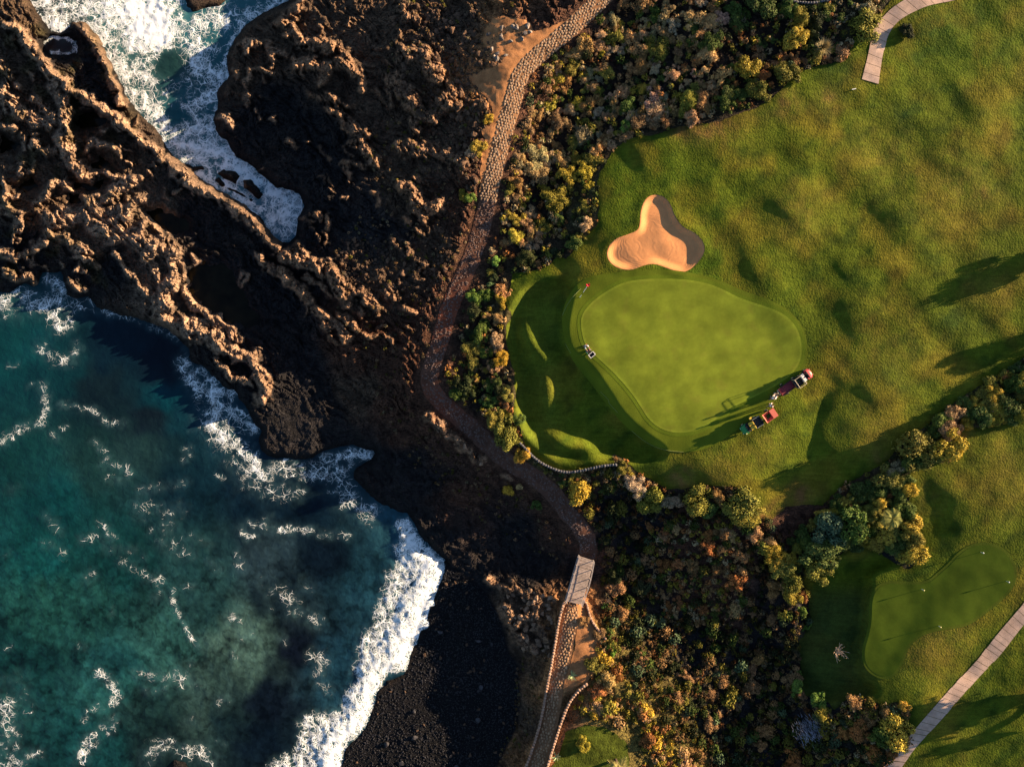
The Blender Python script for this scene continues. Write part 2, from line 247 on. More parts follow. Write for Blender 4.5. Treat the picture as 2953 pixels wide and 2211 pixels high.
TUBE_R = 22.0
sdc = {}
def heights(u, v, full=False):
    """ground height; returns dict of masks too when full"""
    z = base(u, v)
    l1 = np.minimum(np.minimum(sdpoly(u, v, LAWN1), sdpoly(u, v, LAWN2)), sdpoly(u, v, LAWN3))
    sw = np.zeros(u.shape)
    for (a, b, ra, rb, t, h) in SWELLS:
        m = (np.abs(u - a) < 3.2 * max(ra, rb)) & (np.abs(v - b) < 3.2 * max(ra, rb))
        ct, st = math.cos(R(t)), -math.sin(R(t))
        h = 0 if h < 0 else h
        if a > 1300: ra = ra * 1.35; rb = rb * 1.5
        du = u[m] - a; dv = v[m] - b
        p = du * ct + dv * st; q = -du * st + dv * ct
        sw[m] += h * np.exp(-(p / ra) ** 2 - (q / rb) ** 2)
    z = z + sw * np.where(u < 1300, .58, .6)
    b1 = sdpoly(u, v, BASIN1); z = z - 1.3 * ss(7, -20, b1)
    b2 = sdpoly(u, v, BASIN2); z = z - 1.35 * ss(4, -22, b2)
    b3 = sdpoly(u, v, VALLEY); z = z - .34 * ss(10, -50, b3)
    # plateau of the green: flatten it and give it a bank on its left
    gd = sdpoly(u, v, GREEN)
    z = z + .05 * fbm(u / 60, v / 60, 2, 3) + (.22 * fbm((u + v) / 260, (u - v) / 120, 2, 4) + .05 * fbm(u / 60, v / 60, 2, 5))  * ss(0, 60, gd) * ss(0, 130, sdpoly(u, v, GREEN2))
    lawnm = ss(4, 26, l1)                                   # 0 on lawn, 1 outside
    pd, pp = seg_dist(u, v, PATH_S); pd2, _ = seg_dist(u, v, PATH2_S)
    dd = np.minimum(sdpoly(u, v, DIRT), sdpoly(u, v, DIRT2))
    pathm = np.minimum(np.minimum(ss(20, 42, pd), ss(18, 30, pd2)), .12 + .88 * ss(-4, 12, dd))
    pathm = np.maximum(pathm, 0)
    bd = sdpoly(u, v, BEACH)
    beachm = ss(-6, 14, bd)
    rock = lawnm * pathm
    veg = np.zeros(u.shape)                                  # soil under the thickets is calmer than bare lava
    for q in (THK_A, THK_B, THK_C, THK_D): veg = np.maximum(veg, ss(14, -14, sdpoly(u, v, q)))
    amp = rock * (1 - .62 * veg) * (.10 + .90 * beachm)
    rg = np.zeros(u.shape); rn1 = fbm(u / 26, v / 26, 3, 55); rn2 = fbm(u / 15, v / 15, 3, 56)
    wu = u + 8 * gn(u / 26, v / 26, 51) + 3 * gn(u / 8, v / 8, 53); wv = v + 8 * gn(u / 26, v / 26, 52) + 3 * gn(u / 8, v / 8, 54)
    for (pl, hw, h) in RIDGES:
        xs = [p[0] for p in pl]; ys = [p[1] for p in pl]; pad = hw * 4
        m = (u > min(xs) - pad) & (u < max(xs) + pad) & (v > min(ys) - pad) & (v < max(ys) + pad)
        if not m.any(): continue
        d, _ = seg_dist(wu[m], wv[m], pl)
        e = (.8 + .55 * rn1[m]); rg[m] = np.maximum(rg[m], h * (.95 + .75 * rn2[m]) * np.exp(-(d / (hw * 1.6 * np.maximum(e, .35))) ** 2.6))
    z = z + rg * (.3 + .7 * amp) * np.where(v > 560, np.where(u < 600, .42, .68), .85)
    # lava relief, only where there is bare rock
    amp = amp * (1 - .75 * np.exp(-((u - 632) ** 2 + (v - 900) ** 2) / 75 ** 2))
    crack = np.ones(u.shape); cid = np.full(u.shape, .5)
    k_ = amp > .004
    if k_.any():
        a = u[k_] / 16.5; b = v[k_] / 16.5; am = amp[k_]; r_ = rg[k_]
        big = ridged(a / 9 + .3 * gn(a / 5, b / 5, 8), b / 9, 2, 61) - .3
        mid = ridged(a / 3.1, b / 3.1, 3, 71) - .3
        f1, f2, ci = worley(a / .95 + .35 * gn(a, b, 81), b / .95 + .35 * gn(a, b, 82), 91)
        cr = ss(.0, .22, f2 - f1)
        sm = fbm(a / .55, b / .55, 2, 95)
        q1, q2, qid = worley(a / .62 + .25 * gn(a / .7, b / .7, 85), b / .5 + .25 * gn(a / .7, b / .7, 86), 93)
        dome = np.clip(1 - (q1 / .62) ** 2, 0, 1) * (.5 + .9 * qid)
        gg = fbm(a / 2.0, b / 1.4, 3, 92)
        wx = .9 * gn(a / 3, b / 3, 87); al = (a * .66 + b * .75) + wx; ac = (a * .75 - b * .66) + 1.2 * wx
        st1 = ridged(al / 5.5, ac / 1.15, 3, 88); st2 = ridged(al / 1.8, ac / .42, 2, 89)
        t1, t2, tid = worley(al / 2.1, ac / .62, 94)
        slab = (tid - .5) * ss(0, .16, t2 - t1)
        strat = np.where(v[k_] < 900, 1, .5)
        e1, e2, eid = worley(al / .95 + .2 * gn(a, b, 96), ac / .55 + .2 * gn(a, b, 97), 98)
        rel = .5 * big + .30 * mid + .16 * (ci - .5) * cr + .12 * (cr - .7) + .10 * sm + .30 * gg + strat * (.34 * (st1 - .3) + .12 * st2 + .62 * slab + .22 * (eid - .5) - .16 * (1 - ss(0, .14, e2 - e1)))
        z[k_] += rel * am * (.85 + .35 * np.clip(r_, 0, 1)) - .35 * am * ss(.8, .1, r_) * ss(40, 90, pd[k_]) + am * (.05 + .08 * ss(.2, .8, r_)) * (dome - .5)
        crack[k_] = cr; cid[k_] = ci
    a = u / 16.5; b = v / 16.5
    k_ = (1 - beachm) * rock > .01
    if k_.any(): z[k_] += ((1 - beachm) * rock)[k_] * (.12 * fbm(a[k_] / 1.2, b[k_] / 1.2, 2, 97))
    k_ = veg * lawnm * pathm > .01
    if k_.any(): z[k_] += (veg * lawnm * pathm)[k_] * .25 * fbm(a[k_] / 1.5, b[k_] / 1.5, 2, 98)
    # bunker bowl
    bk = sdpoly(u, v, BUNKER)
    z = z - .33 * ss(2, -16, bk) + .07 * np.exp(-((bk - 5) / 9) ** 2)
    # shores
    il = sdpoly(u, v, INLET)
    for q in ISLES: il = np.maximum(il, -sdpoly(u, v, q) + 0)
    il = np.minimum(il, sdpoly(u, v, POOL)); se = sdpoly(u, v, SEA)
    se = np.maximum(se, -sdpoly(u, v, ISLES[4]))
    shw = np.minimum(il, se)                                  # >0 on land
    shw = shw + 3.5 * fbm(u / 14, v / 14, 2, 99)
    land = ss(-2, 20, shw)
    lb = .55 * ss(-4, 6, shw) + .45 * ss(0, 90, shw)
    prof = np.where(bd < 8, lb, land)
    z = np.where(shw > -2, np.maximum(z, .35) * prof + .04 * (prof > 0) - .25 * (1 - prof), -.25 - 1.6 * ss(0, 90, -shw))
    for q in POND:
        pq = sdpoly(wu, wv, q); z = np.where(pq < 14, z * 1.0 + (.35 - z) * ss(14, -3, pq), z)
    if full: return z, dict(lawn=l1, path=pd, par=pp, path2=pd2, dirt=dd, beach=bd, shore=shw, veg=veg, rg=rg, rock=rock, bunk=bk, crack=crack, cid=cid)
    return z
BASIN1 = chaikin(B2((1400,150),(1300,160),(1200,200),(1090,330),(1060,450),(1080,620),(1120,780),(1110,950),(1160,1120),(1230,1200),(1330,1290),(1450,1335),(1600,1320),(1750,1310),(1900,1350),(2080,1300),(2060,1230),(1950,1160),(1800,1030),(1700,870),(1600,720),(1480,640),(1445,560),(1440,450),(1470,300),(1500,200),(1450,150)), 2)
BASIN2 = chaikin(D3((700,400),(760,600),(760,800),(700,1000),(760,1210),(960,1260),(1200,1215),(1290,1200),(1270,1130),(1200,1060),(1172,1000),(1175,900),(1200,820),(1225,700),(1225,600),(1255,500),(1230,440),(1380,390),(1380,300),(1100,300),(900,400)), 2)
VALLEY = chaikin(B3((880,870),(850,960),(830,1050),(750,1200),(705,1300),(715,1380),(770,1450),(760,1560),(860,1580),(1020,1420),(1060,1350),(960,1200),(930,1080),(1000,950),(1040,880),(960,840)), 2)
THK_A = [(1380,-150),(1330,-10),(1255,80),(1160,150),(1140,200),(1115,300),(1095,370),(1088,430),(1075,500),(1060,560),(1010,680),(985,750),(950,850)] + [(985,860),(1060,900),(1100,890),(1100,800),(1090,720),(1100,600),(1190,580),(1240,540),(1290,490),(1290,380),(1330,320),(1400,290),(1470,272),(1600,240),(1700,170),(1760,140),(1860,140),(1890,40),(1960,-30),(1960,-150)]
THK_B = [(1040,880),(1100,890),(1130,960),(1180,1005),(1240,1020),(1330,1010),(1340,1060),(1240,1090),(1180,1040),(1080,970)]
THK_C = [(1330,990),(1400,1030),(1460,1050),(1600,1050),(1630,1100),(1680,1160),(1720,1240),(1750,1290),(1740,1380),(1735,1500),(1860,1500),(1960,1540),(1950,1620),(1900,1700),(1400,1800),(1390,1560),(1290,1550),(1240,1530),(1275,1480),(1290,1400),(1310,1340),(1280,1280),(1290,1190),(1250,1090),(1300,1060)]
THK_D = [(2300,740),(2160,800),(2060,860),(2000,920),(1930,990),(1830,1050),(1760,1110),(1700,1160),(1710,1240),(1790,1250),(1850,1180),(1930,1190),(1970,1240),(1990,1200),(1960,1060),(1990,1010),(2060,990),(2080,930),(2300,910)]

# ------------------------------------------------------------------ materials
def mat(name, col, rough=.8, spec=.3, noise=None, bump=None, metal=0, objcol=False, attr=None, extra=None):
    m = bpy.data.materials.new(name); m.use_nodes = True; t = m.node_tree; N = t.nodes; L = t.links
    p = N['Principled BSDF']; p.inputs['Roughness'].default_value = rough; p.inputs['Metallic'].default_value = metal
    p.inputs['Specular IOR Level'].default_value = spec
    if objcol: s = N.new('ShaderNodeObjectInfo'); src = s.outputs['Color']
    elif attr: s = N.new('ShaderNodeAttribute'); s.attribute_name = attr; src = s.outputs['Color']
    else: s = N.new('ShaderNodeRGB'); s.outputs[0].default_value = (*col, 1); src = s.outputs[0]
    geo = N.new('ShaderNodeNewGeometry'); tc = N.new('ShaderNodeTexCoord')
    for (scale, lo, hi, det) in (noise or []):
        n = N.new('ShaderNodeTexNoise'); n.inputs['Scale'].default_value = scale; n.inputs['Detail'].default_value = det
        L.new(geo.outputs['Position'], n.inputs['Vector'])
        r = N.new('ShaderNodeMapRange'); r.inputs['From Min'].default_value = .3; r.inputs['From Max'].default_value = .7
        r.inputs['To Min'].default_value = lo; r.inputs['To Max'].default_value = hi; L.new(n.outputs[0], r.inputs[0])
        x = N.new('ShaderNodeVectorMath'); x.operation = 'SCALE'; L.new(src, x.inputs[0]); L.new(r.outputs[0], x.inputs['Scale']); src = x.outputs[0]
    L.new(src, p.inputs['Base Color'])
    prev = None
    for (scale, dist, det) in (bump or []):
        n = N.new('ShaderNodeTexNoise'); n.inputs['Scale'].default_value = scale; n.inputs['Detail'].default_value = det
        L.new(geo.outputs['Position'], n.inputs['Vector'])
        b = N.new('ShaderNodeBump'); b.inputs['Distance'].default_value = dist; b.inputs['Strength'].default_value = 1
        L.new(n.outputs[0], b.inputs['Height'])
        if prev: L.new(prev, b.inputs['Normal'])
        prev = b.outputs[0]
    if prev: L.new(prev, p.inputs['Normal'])
    if extra: extra(m, t, p, src, geo)
    return m
M = {}
def cracks(m, t, p, src, geo):
    N = t.nodes; L = t.links
    mp = N.new('ShaderNodeMapping'); mp.inputs['Rotation'].default_value = (0, 0, R(45)); mp.inputs['Scale'].default_value = (1, 2.4, 1); L.new(geo.outputs['Position'], mp.inputs[0])
    n = N.new('ShaderNodeTexNoise'); n.inputs['Scale'].default_value = .9; n.inputs['Detail'].default_value = 4; L.new(mp.outputs[0], n.inputs['Vector'])
    w = N.new('ShaderNodeVectorMath'); w.operation = 'MULTIPLY_ADD'; w.inputs[1].default_value = (1.1, 1.1, 0); L.new(n.outputs['Color'], w.inputs[0]); L.new(mp.outputs[0], w.inputs[2])
    v = N.new('ShaderNodeTexVoronoi'); v.feature = 'DISTANCE_TO_EDGE'; v.voronoi_dimensions = '2D'; v.inputs['Scale'].default_value = 1.15; L.new(w.outputs[0], v.inputs['Vector'])
    r = N.new('ShaderNodeMapRange'); r.inputs['From Max'].default_value = .12; L.new(v.outputs['Distance'], r.inputs[0])
    b = N.new('ShaderNodeBump'); b.inputs['Distance'].default_value = .12; L.new(r.outputs[0], b.inputs['Height'])
    for l in list(p.inputs['Normal'].links): L.new(l.from_socket, b.inputs['Normal'])
    L.new(b.outputs[0], p.inputs['Normal'])
M['ground'] = mat('lava_and_soil', None, .88, .15, noise=[(1.1, .6, 1.45, 4), (6, .6, 1.4, 5)], bump=[(2.6, .22, 7), (7, .12, 5), (17, .05, 3)], attr='col', extra=cracks)
def streak(m, t, p, src, geo):
    N = t.nodes; L = t.links
    mp = N.new('ShaderNodeMapping'); mp.inputs['Rotation'].default_value = (0, 0, R(-38)); mp.inputs['Scale'].default_value = (.35, 3.2, 1)
    L.new(geo.outputs['Position'], mp.inputs[0])
    n = N.new('ShaderNodeTexNoise'); n.inputs['Scale'].default_value = 1; n.inputs['Detail'].default_value = 4; L.new(mp.outputs[0], n.inputs['Vector'])
    r = N.new('ShaderNodeMapRange'); r.inputs['From Min'].default_value = .3; r.inputs['From Max'].default_value = .7; r.inputs['To Min'].default_value = .86; r.inputs['To Max'].default_value = 1.14
    L.new(n.outputs[0], r.inputs[0]); x = N.new('ShaderNodeVectorMath'); x.operation = 'SCALE'
    L.new(src, x.inputs[0]); L.new(r.outputs[0], x.inputs['Scale']); L.new(x.outputs[0], p.inputs['Base Color'])
M['rough_grass'] = mat('rough_grass', None, .9, .05, noise=[(.35, .8, 1.2, 3), (2.2, .84, 1.16, 5), (8, .78, 1.22, 4)], bump=[(1.1, .07, 3), (4.5, .085, 6)], attr='col', extra=streak)
M['fringe'] = mat('fringe_grass', None, .9, .05, noise=[(.5, .92, 1.08, 3), (8, .88, 1.12, 3)], bump=[(7, .012, 4)], attr='col')
M['green'] = mat('putting_grass', None, .9, .05, noise=[(.45, .88, 1.12, 4), (2.5, .94, 1.06, 4)], bump=[(6, .004, 3)], attr='col')
M['foliage'] = mat('foliage', None, .75, .15, noise=[(2.4, .65, 1.4, 3)], objcol=True)
M['twig'] = mat('twig_bark', (.07, .045, .03), .9)
M['core'] = mat('twigs_and_shade_core', (.02, .016, .01), .95, .05)  # also colours the inner core, added to blacken gaps between leaves
M['rock'] = mat('loose_lava_rock', None, .9, .15, noise=[(3, .7, 1.3, 4)], bump=[(9, .04, 4)], objcol=True)
M['cobble'] = mat('path_stone', None, .85, .2, noise=[(3.5, .75, 1.3, 4)], bump=[(14, .02, 3)], objcol=True)
M['dirt'] = mat('trodden_earth', None, .95, .05, noise=[(.8, .8, 1.2, 4), (7, .8, 1.2, 4)], bump=[(9, .03, 4)], attr='col')
M['concrete'] = mat('brushed_concrete', (.56, .385, .29), .85, .2, noise=[(.35, .72, 1.12, 5), (1.6, .85, 1.1, 4), (11, .9, 1.1, 3)], bump=[(22, .008, 3)])
M['wood'] = mat('weathered_planks', None, .8, .2, objcol=True, noise=[(2.5, .75, 1.2, 4), (18, .85, 1.15, 3)], bump=[(30, .006, 3)])
M['rail'] = mat('grey_timber_rail', (.36, .30, .27), .8, .2, noise=[(6, .8, 1.2, 4)])
M['wallstone'] = mat('wall_stone', (.34, .215, .15), .9, .15, noise=[(2.4, .65, 1.35, 4)], bump=[(12, .03, 3)])
M['greystone'] = mat('grey_wall_stone', (.115, .11, .115), .9, .15, noise=[(2.4, .7, 1.3, 4)], bump=[(12, .03, 3)])
M['pebble'] = mat('beach_pebble', (.008, .0078, .0105), .7, .35, noise=[(1.7, .35, 2.0, 4), (.25, .7, 1.5, 2)])
def sandx(m, t, p, src, geo):
    N = t.nodes; L = t.links
    vd = N.new('ShaderNodeVectorMath'); vd.operation = 'SUBTRACT'; vd.inputs[1].default_value = (18.6, 18.4, 0); L.new(geo.outputs['Position'], vd.inputs[0])
    le = N.new('ShaderNodeVectorMath'); le.operation = 'LENGTH'; L.new(vd.outputs[0], le.inputs[0])
    nz = N.new('ShaderNodeTexNoise'); nz.inputs['Scale'].default_value = .5; L.new(geo.outputs['Position'], nz.inputs['Vector'])
    a = N.new('ShaderNodeMath'); a.operation = 'MULTIPLY_ADD'; a.inputs[1].default_value = 1.2; L.new(nz.outputs[0], a.inputs[0]); L.new(le.outputs['Value'], a.inputs[2])
    s = N.new('ShaderNodeMath'); s.operation = 'MULTIPLY'; s.inputs[1].default_value = 26; L.new(a.outputs[0], s.inputs[0])
    c = N.new('ShaderNodeMath'); c.operation = 'SINE'; L.new(s.outputs[0], c.inputs[0])
    b = N.new('ShaderNodeBump'); b.inputs['Distance'].default_value = .003; L.new(c.outputs[0], b.inputs['Height'])
    for l in list(p.inputs['Normal'].links): L.new(l.from_socket, b.inputs['Normal'])
    L.new(b.outputs[0], p.inputs['Normal'])
M['sand'] = mat('raked_sand', (.62, .275, .110), .95, .05, noise=[(1.0, .92, 1.08, 3), (14, .93, 1.07, 2)], bump=[(8, .006, 4)], extra=sandx)
def plain(name, c, r=.5, s=.4, metal=0): 
    M[name] = mat(name, c, r, s, metal=metal); return M[name]
plain('red_paint', (.60, .08, .08), .5); plain('salmon_paint', (.70, .17, .11), .5); plain('green_paint', (.04, .24, .07), .35); plain('yellow_plastic', (.75, .50, .06), .5)
plain('white_vinyl', (.62, .60, .60), .5); plain('black_plastic', (.015, .015, .017), .5); plain('tyre_rubber', (.02, .02, .02), .85); plain('steel', (.45, .45, .43), .35, metal=.7)
plain('maroon_bed', (.20, .022, .03), .6); plain('cream_metal', (.62, .50, .33), .5); plain('skin', (.42, .24, .16), .6); plain('hair', (.02, .014, .01), .8)
plain('blue_shirt', (.52, .68, .74), .85, .1); plain('white_shirt', (.72, .72, .74), .85, .1); plain('grey_trousers', (.10, .10, .12), .9, .1); plain('shoe', (.03, .025, .02), .7); plain('eye', (.03, .02, .02), .3)
plain('flag_red', (.75, .04, .05), .7, .1); plain('pole_white', (.75, .75, .70), .5); plain('marker_white', (.8, .8, .75), .4); plain('marker_yellow', (.8, .72, .3), .4); plain('mow_line_turf', (.20, .23, .06), .8); plain('clippings', (.05, .09, .02), .9, .1)

# water
def water_mat():
    m = bpy.data.materials.new('sea_water'); m.use_nodes = True; t = m.node_tree; N = t.nodes; L = t.links
    p = N['Principled BSDF']
    geo = N.new('ShaderNodeNewGeometry'); pos = geo.outputs['Position']
    fa = N.new('ShaderNodeAttribute'); fa.attribute_name = 'foam'; ca = N.new('ShaderNodeAttribute'); ca.attribute_name = 'col'
    ba = N.new('ShaderNodeAttribute'); ba.attribute_name = 'bed'
    def M_(op, a, b=None, c=None, clamp=False):
        n = N.new('ShaderNodeMath'); n.operation = op; n.use_clamp = clamp
        for i, x in enumerate((a, b, c)):
            if x is None: continue
            if isinstance(x, (int, float)): n.inputs[i].default_value = x
            else: L.new(x, n.inputs[i])
        return n.outputs[0]
    def noise(sc_, det, dist=0, vec=pos):
        n = N.new('ShaderNodeTexNoise'); n.inputs['Scale'].default_value = sc_; n.inputs['Detail'].default_value = det; n.inputs['Distortion'].default_value = dist
        L.new(vec, n.inputs['Vector']); return n
    # warp the coordinates so the lace curls
    n1 = noise(.45, 3); w1 = N.new('ShaderNodeVectorMath'); w1.operation = 'MULTIPLY_ADD'; L.new(n1.outputs['Color'], w1.inputs[0]); w1.inputs[1].default_value = (2.4, 2.4, 0); L.new(pos, w1.inputs[2])
    n2 = noise(2.2, 3, vec=w1.outputs[0]); w2 = N.new('ShaderNodeVectorMath'); w2.operation = 'MULTIPLY_ADD'; L.new(n2.outputs['Color'], w2.inputs[0]); w2.inputs[1].default_value = (.34, .34, 0); L.new(w1.outputs[0], w2.inputs[2])
    def lace(scale, width):
        v = N.new('ShaderNodeTexVoronoi'); v.feature = 'DISTANCE_TO_EDGE'; v.inputs['Scale'].default_value = scale; v.voronoi_dimensions = '2D'; L.new(w2.outputs[0], v.inputs['Vector'])
        r = N.new('ShaderNodeMapRange'); r.inputs['From Min'].default_value = 0; r.inputs['From Max'].default_value = width; r.inputs['To Min'].default_value = 1; r.inputs['To Max'].default_value = 0; L.new(v.outputs['Distance'], r.inputs[0]); return r.outputs[0]
    dens = fa.outputs['Fac']
    def net(scale, wmul, off, amt):
        v = N.new('ShaderNodeTexVoronoi'); v.feature = 'DISTANCE_TO_EDGE'; v.inputs['Scale'].default_value = scale; v.voronoi_dimensions = '2D'; L.new(w2.outputs[0], v.inputs['Vector'])
        nn = noise(scale * .3, 3, .3).outputs[0]
        pres = N.new('ShaderNodeMapRange'); pres.interpolation_type = 'SMOOTHSTEP'; L.new(M_('ADD', M_('MULTIPLY', nn, 1.5), dens), pres.inputs[0]); pres.inputs['From Min'].default_value = off; pres.inputs['From Max'].default_value = off + .22
        r = N.new('ShaderNodeMapRange'); r.interpolation_type = 'SMOOTHSTEP'; L.new(v.outputs['Distance'], r.inputs[0]); r.inputs['From Min'].default_value = 0
        L.new(M_('MULTIPLY', M_('MULTIPLY_ADD', dens, dens, .10), wmul), r.inputs['From Max']); r.inputs['To Min'].default_value = 1; r.inputs['To Max'].default_value = 0
        return M_('MULTIPLY', M_('MULTIPLY', pres.outputs[0], r.outputs[0]), amt)
    nsol = noise(1.9, 9, 1.6).outputs[0]
    sol = N.new('ShaderNodeMapRange'); sol.interpolation_type = 'SMOOTHSTEP'; L.new(M_('ADD', M_('MULTIPLY', nsol, 1.1), dens), sol.inputs[0]); sol.inputs['From Min'].default_value = 1.48; sol.inputs['From Max'].default_value = 1.86
    foam = M_('MAXIMUM', M_('ADD', net(.75, .15, 1.08, .95), net(1.7, .21, 1.10, .85)), M_('MAXIMUM', net(4.0, .30, 1.2, .95), sol.outputs[0]), clamp=True)
    foam = M_('MULTIPLY', foam, M_('MINIMUM', M_('MULTIPLY', dens, 3.5), 1.0), clamp=True)
    # milky water under the foam
    milk = M_('MULTIPLY', M_('POWER', fa.outputs['Fac'], 1.5), .35, clamp=True)
    # body colour, sea bed stones showing in shallow water
    vb = N.new('ShaderNodeTexVoronoi'); vb.inputs['Scale'].default_value = .85; vb.feature = 'SMOOTH_F1'; vb.inputs['Smoothness'].default_value = .5; L.new(w1.outputs[0], vb.inputs['Vector'])
    vb2 = N.new('ShaderNodeTexVoronoi'); vb2.inputs['Scale'].default_value = 2.1; vb2.feature = 'SMOOTH_F1'; vb2.inputs['Smoothness'].default_value = .4; L.new(pos, vb2.inputs['Vector'])
    sep = N.new('ShaderNodeSeparateColor'); L.new(vb.outputs['Color'], sep.inputs[0]); sep2 = N.new('ShaderNodeSeparateColor'); L.new(vb2.outputs['Color'], sep2.inputs[0])
    st = M_('ADD', M_('MULTIPLY', sep.outputs[0], .7), M_('ADD', M_('MULTIPLY', sep2.outputs[0], .5), M_('MULTIPLY', noise(.22, 4).outputs[0], 1.6)))
    st = M_('SUBTRACT', st, M_('MULTIPLY', vb.outputs['Distance'], .5))
    k = M_('ADD', 1, M_('MULTIPLY', M_('SUBTRACT', st, 1.2), M_('MULTIPLY', ba.outputs['Fac'], 1.0)))
    k = M_('MAXIMUM', k, .3)
    big = N.new('ShaderNodeMapRange'); big.inputs['From Min'].default_value = .3; big.inputs['From Max'].default_value = .7; big.inputs['To Min'].default_value = .72; big.inputs['To Max'].default_value = 1.3; L.new(noise(.09, 5, .4).outputs[0], big.inputs[0])
    k = M_('MULTIPLY', k, big.outputs[0])
    b1 = N.new('ShaderNodeVectorMath'); b1.operation = 'SCALE'; L.new(ca.outputs['Color'], b1.inputs[0]); L.new(k, b1.inputs['Scale'])
    mx = N.new('ShaderNodeMix'); mx.data_type = 'RGBA'; L.new(milk, mx.inputs['Factor']); L.new(b1.outputs[0], mx.inputs['A']); mx.inputs['B'].default_value = (.16, .33, .36, 1)
    mf = N.new('ShaderNodeMix'); mf.data_type = 'RGBA'; L.new(foam, mf.inputs['Factor']); L.new(mx.outputs['Result'], mf.inputs['A']); mf.inputs['B'].default_value = (.78, .82, .84, 1)
    L.new(mf.outputs['Result'], p.inputs['Base Color'])
    L.new(M_('MULTIPLY_ADD', foam, .6, .14), p.inputs['Roughness']); p.inputs['Specular IOR Level'].default_value = .35; p.inputs['IOR'].default_value = 1.33
    bw = N.new('ShaderNodeBump'); bw.inputs['Distance'].default_value = .10; bw.inputs['Strength'].default_value = .7; L.new(noise(1.3, 5, .5).outputs[0], bw.inputs['Height'])
    bf = N.new('ShaderNodeBump'); bf.inputs['Distance'].default_value = .05; L.new(foam, bf.inputs['Height']); L.new(bw.outputs[0], bf.inputs['Normal'])
    L.new(bf.outputs[0], p.inputs['Normal'])
    return m
M['water'] = water_mat()
M['pool'] = mat('tide_pool_water', (.007, .006, .003), .12, .12, noise=[(.6, .5, 1.8, 3)], bump=[(2.5, .006, 3)])

# ------------------------------------------------------------------ mesh helpers
def npmesh(name, V, F, mats, smooth=True, cols=None, floats=None, midx=None):
    me = bpy.data.meshes.new(name); V = np.ascontiguousarray(V, np.float32); k = F.shape[1]
    me.vertices.add(len(V)); me.vertices.foreach_set('co', V.ravel())
    me.loops.add(F.size); me.loops.foreach_set('vertex_index', np.ascontiguousarray(F, np.int32).ravel())
    me.polygons.add(len(F)); me.polygons.foreach_set('loop_start', np.arange(0, F.size, k, dtype=np.int32))
    me.polygons.foreach_set('use_smooth', np.full(len(F), smooth))
    for m in mats if isinstance(mats, (list, tuple)) else [mats]: me.materials.append(m)
    if midx is not None: me.polygons.foreach_set('material_index', np.ascontiguousarray(midx, np.int32))
    if cols is not None:
        a = me.color_attributes.new('col', 'FLOAT_COLOR', 'POINT'); q = np.ones((len(V), 4), np.float32); q[:, :3] = cols; a.data.foreach_set('color', q.ravel())
    for kk, arr in (floats or {}).items():
        a = me.attributes.new(kk, 'FLOAT', 'POINT'); a.data.foreach_set('value', np.ascontiguousarray(arr, np.float32))
    me.update(calc_edges=True); me.validate()
    return me
def link(name, me, parent=None, loc=None, rot=None, scale=None):
    o = bpy.data.objects.new(name, me); C.objects.link(o)
    if parent: o.parent = parent
    if loc is not None: o.location = loc
    if rot is not None: o.rotation_euler = rot
    if scale is not None: o.scale = scale
    return o
def tag(o, label=None, cat=None, group=None, kind=None):
    if label: o['label'] = label
    if cat: o['category'] = cat
    if group: o['group'] = group
    if kind: o['kind'] = kind
    return o
def gridaxis(a, b, st, far):
    core = np.arange(a, b + st, st); out = [core[-1]]; s = st
    while out[-1] < far: s *= 1.5; out.append(out[-1] + s)
    out2 = [core[0]]; s = st
    while out2[-1] > -far: s *= 1.5; out2.append(out2[-1] - s)
    return np.concatenate([out2[1:][::-1], core, out[1:]])
def sheet(name, sdf, box, st, zoff, material, colf=None, far=None, smooth=True, jitter=0, zmin=None, floats=None):
    """grid sheet draped on the ground, its rim snapped on the outline sdf = 0"""
    u0, v0, u1, v1 = box
    if far: U, Vv = np.meshgrid(gridaxis(u0, u1, st, far), gridaxis(v0, v1, st, far))
    else: U, Vv = np.meshgrid(np.arange(u0, u1 + st, st), np.arange(v0, v1 + st, st))
    U = U.astype(float).copy(); Vv = Vv.astype(float).copy()
    S = sdf(U, Vv)
    fac = (st + 1)
    near = np.abs(S) < st * .72
    e = .6
    if near.any():
        un, vn = U[near], Vv[near]
        gx = (sdf(un + e, vn) - sdf(un - e, vn)) / (2 * e); gy = (sdf(un, vn + e) - sdf(un, vn - e)) / (2 * e)
        g = np.maximum(gx * gx + gy * gy, .3)
        U[near] -= S[near] * gx / g; Vv[near] -= S[near] * gy / g
    ok = S < st * .72
    fo = ok[:-1, :-1] & ok[1:, :-1] & ok[:-1, 1:] & ok[1:, 1:]
    smin = np.minimum(np.minimum(S[:-1, :-1], S[1:, :-1]), np.minimum(S[:-1, 1:], S[1:, 1:]))
    ar = .5 * np.abs((U[1:, 1:] - U[:-1, :-1]) * (Vv[1:, :-1] - Vv[:-1, 1:]) - (U[1:, :-1] - U[:-1, 1:]) * (Vv[1:, 1:] - Vv[:-1, :-1]))
    fo &= (smin < 0) & (ar > .06 * st * st)
    idx = np.full(U.shape, -1); used = np.zeros(U.shape, bool)
    used[:-1, :-1] |= fo; used[1:, :-1] |= fo; used[:-1, 1:] |= fo; used[1:, 1:] |= fo
    idx[used] = np.arange(used.sum())
    uu, vv = U[used], Vv[used]
    z, inf = heights(uu, vv, True)
    z = z + zoff(uu, vv, inf) if callable(zoff) else z + zoff
    if zmin is not None: z = np.maximum(z, zmin)
    x, y, _ = world(uu, vv, z)
    F = np.stack([idx[1:, :-1][fo], idx[1:, 1:][fo], idx[:-1, 1:][fo], idx[:-1, :-1][fo]], 1)
    cols = colf(uu, vv, inf) if colf else None
    me = npmesh(name, np.stack([x, y, z], 1), F, material, smooth, cols)
    return tag(link(name, me), kind='structure')

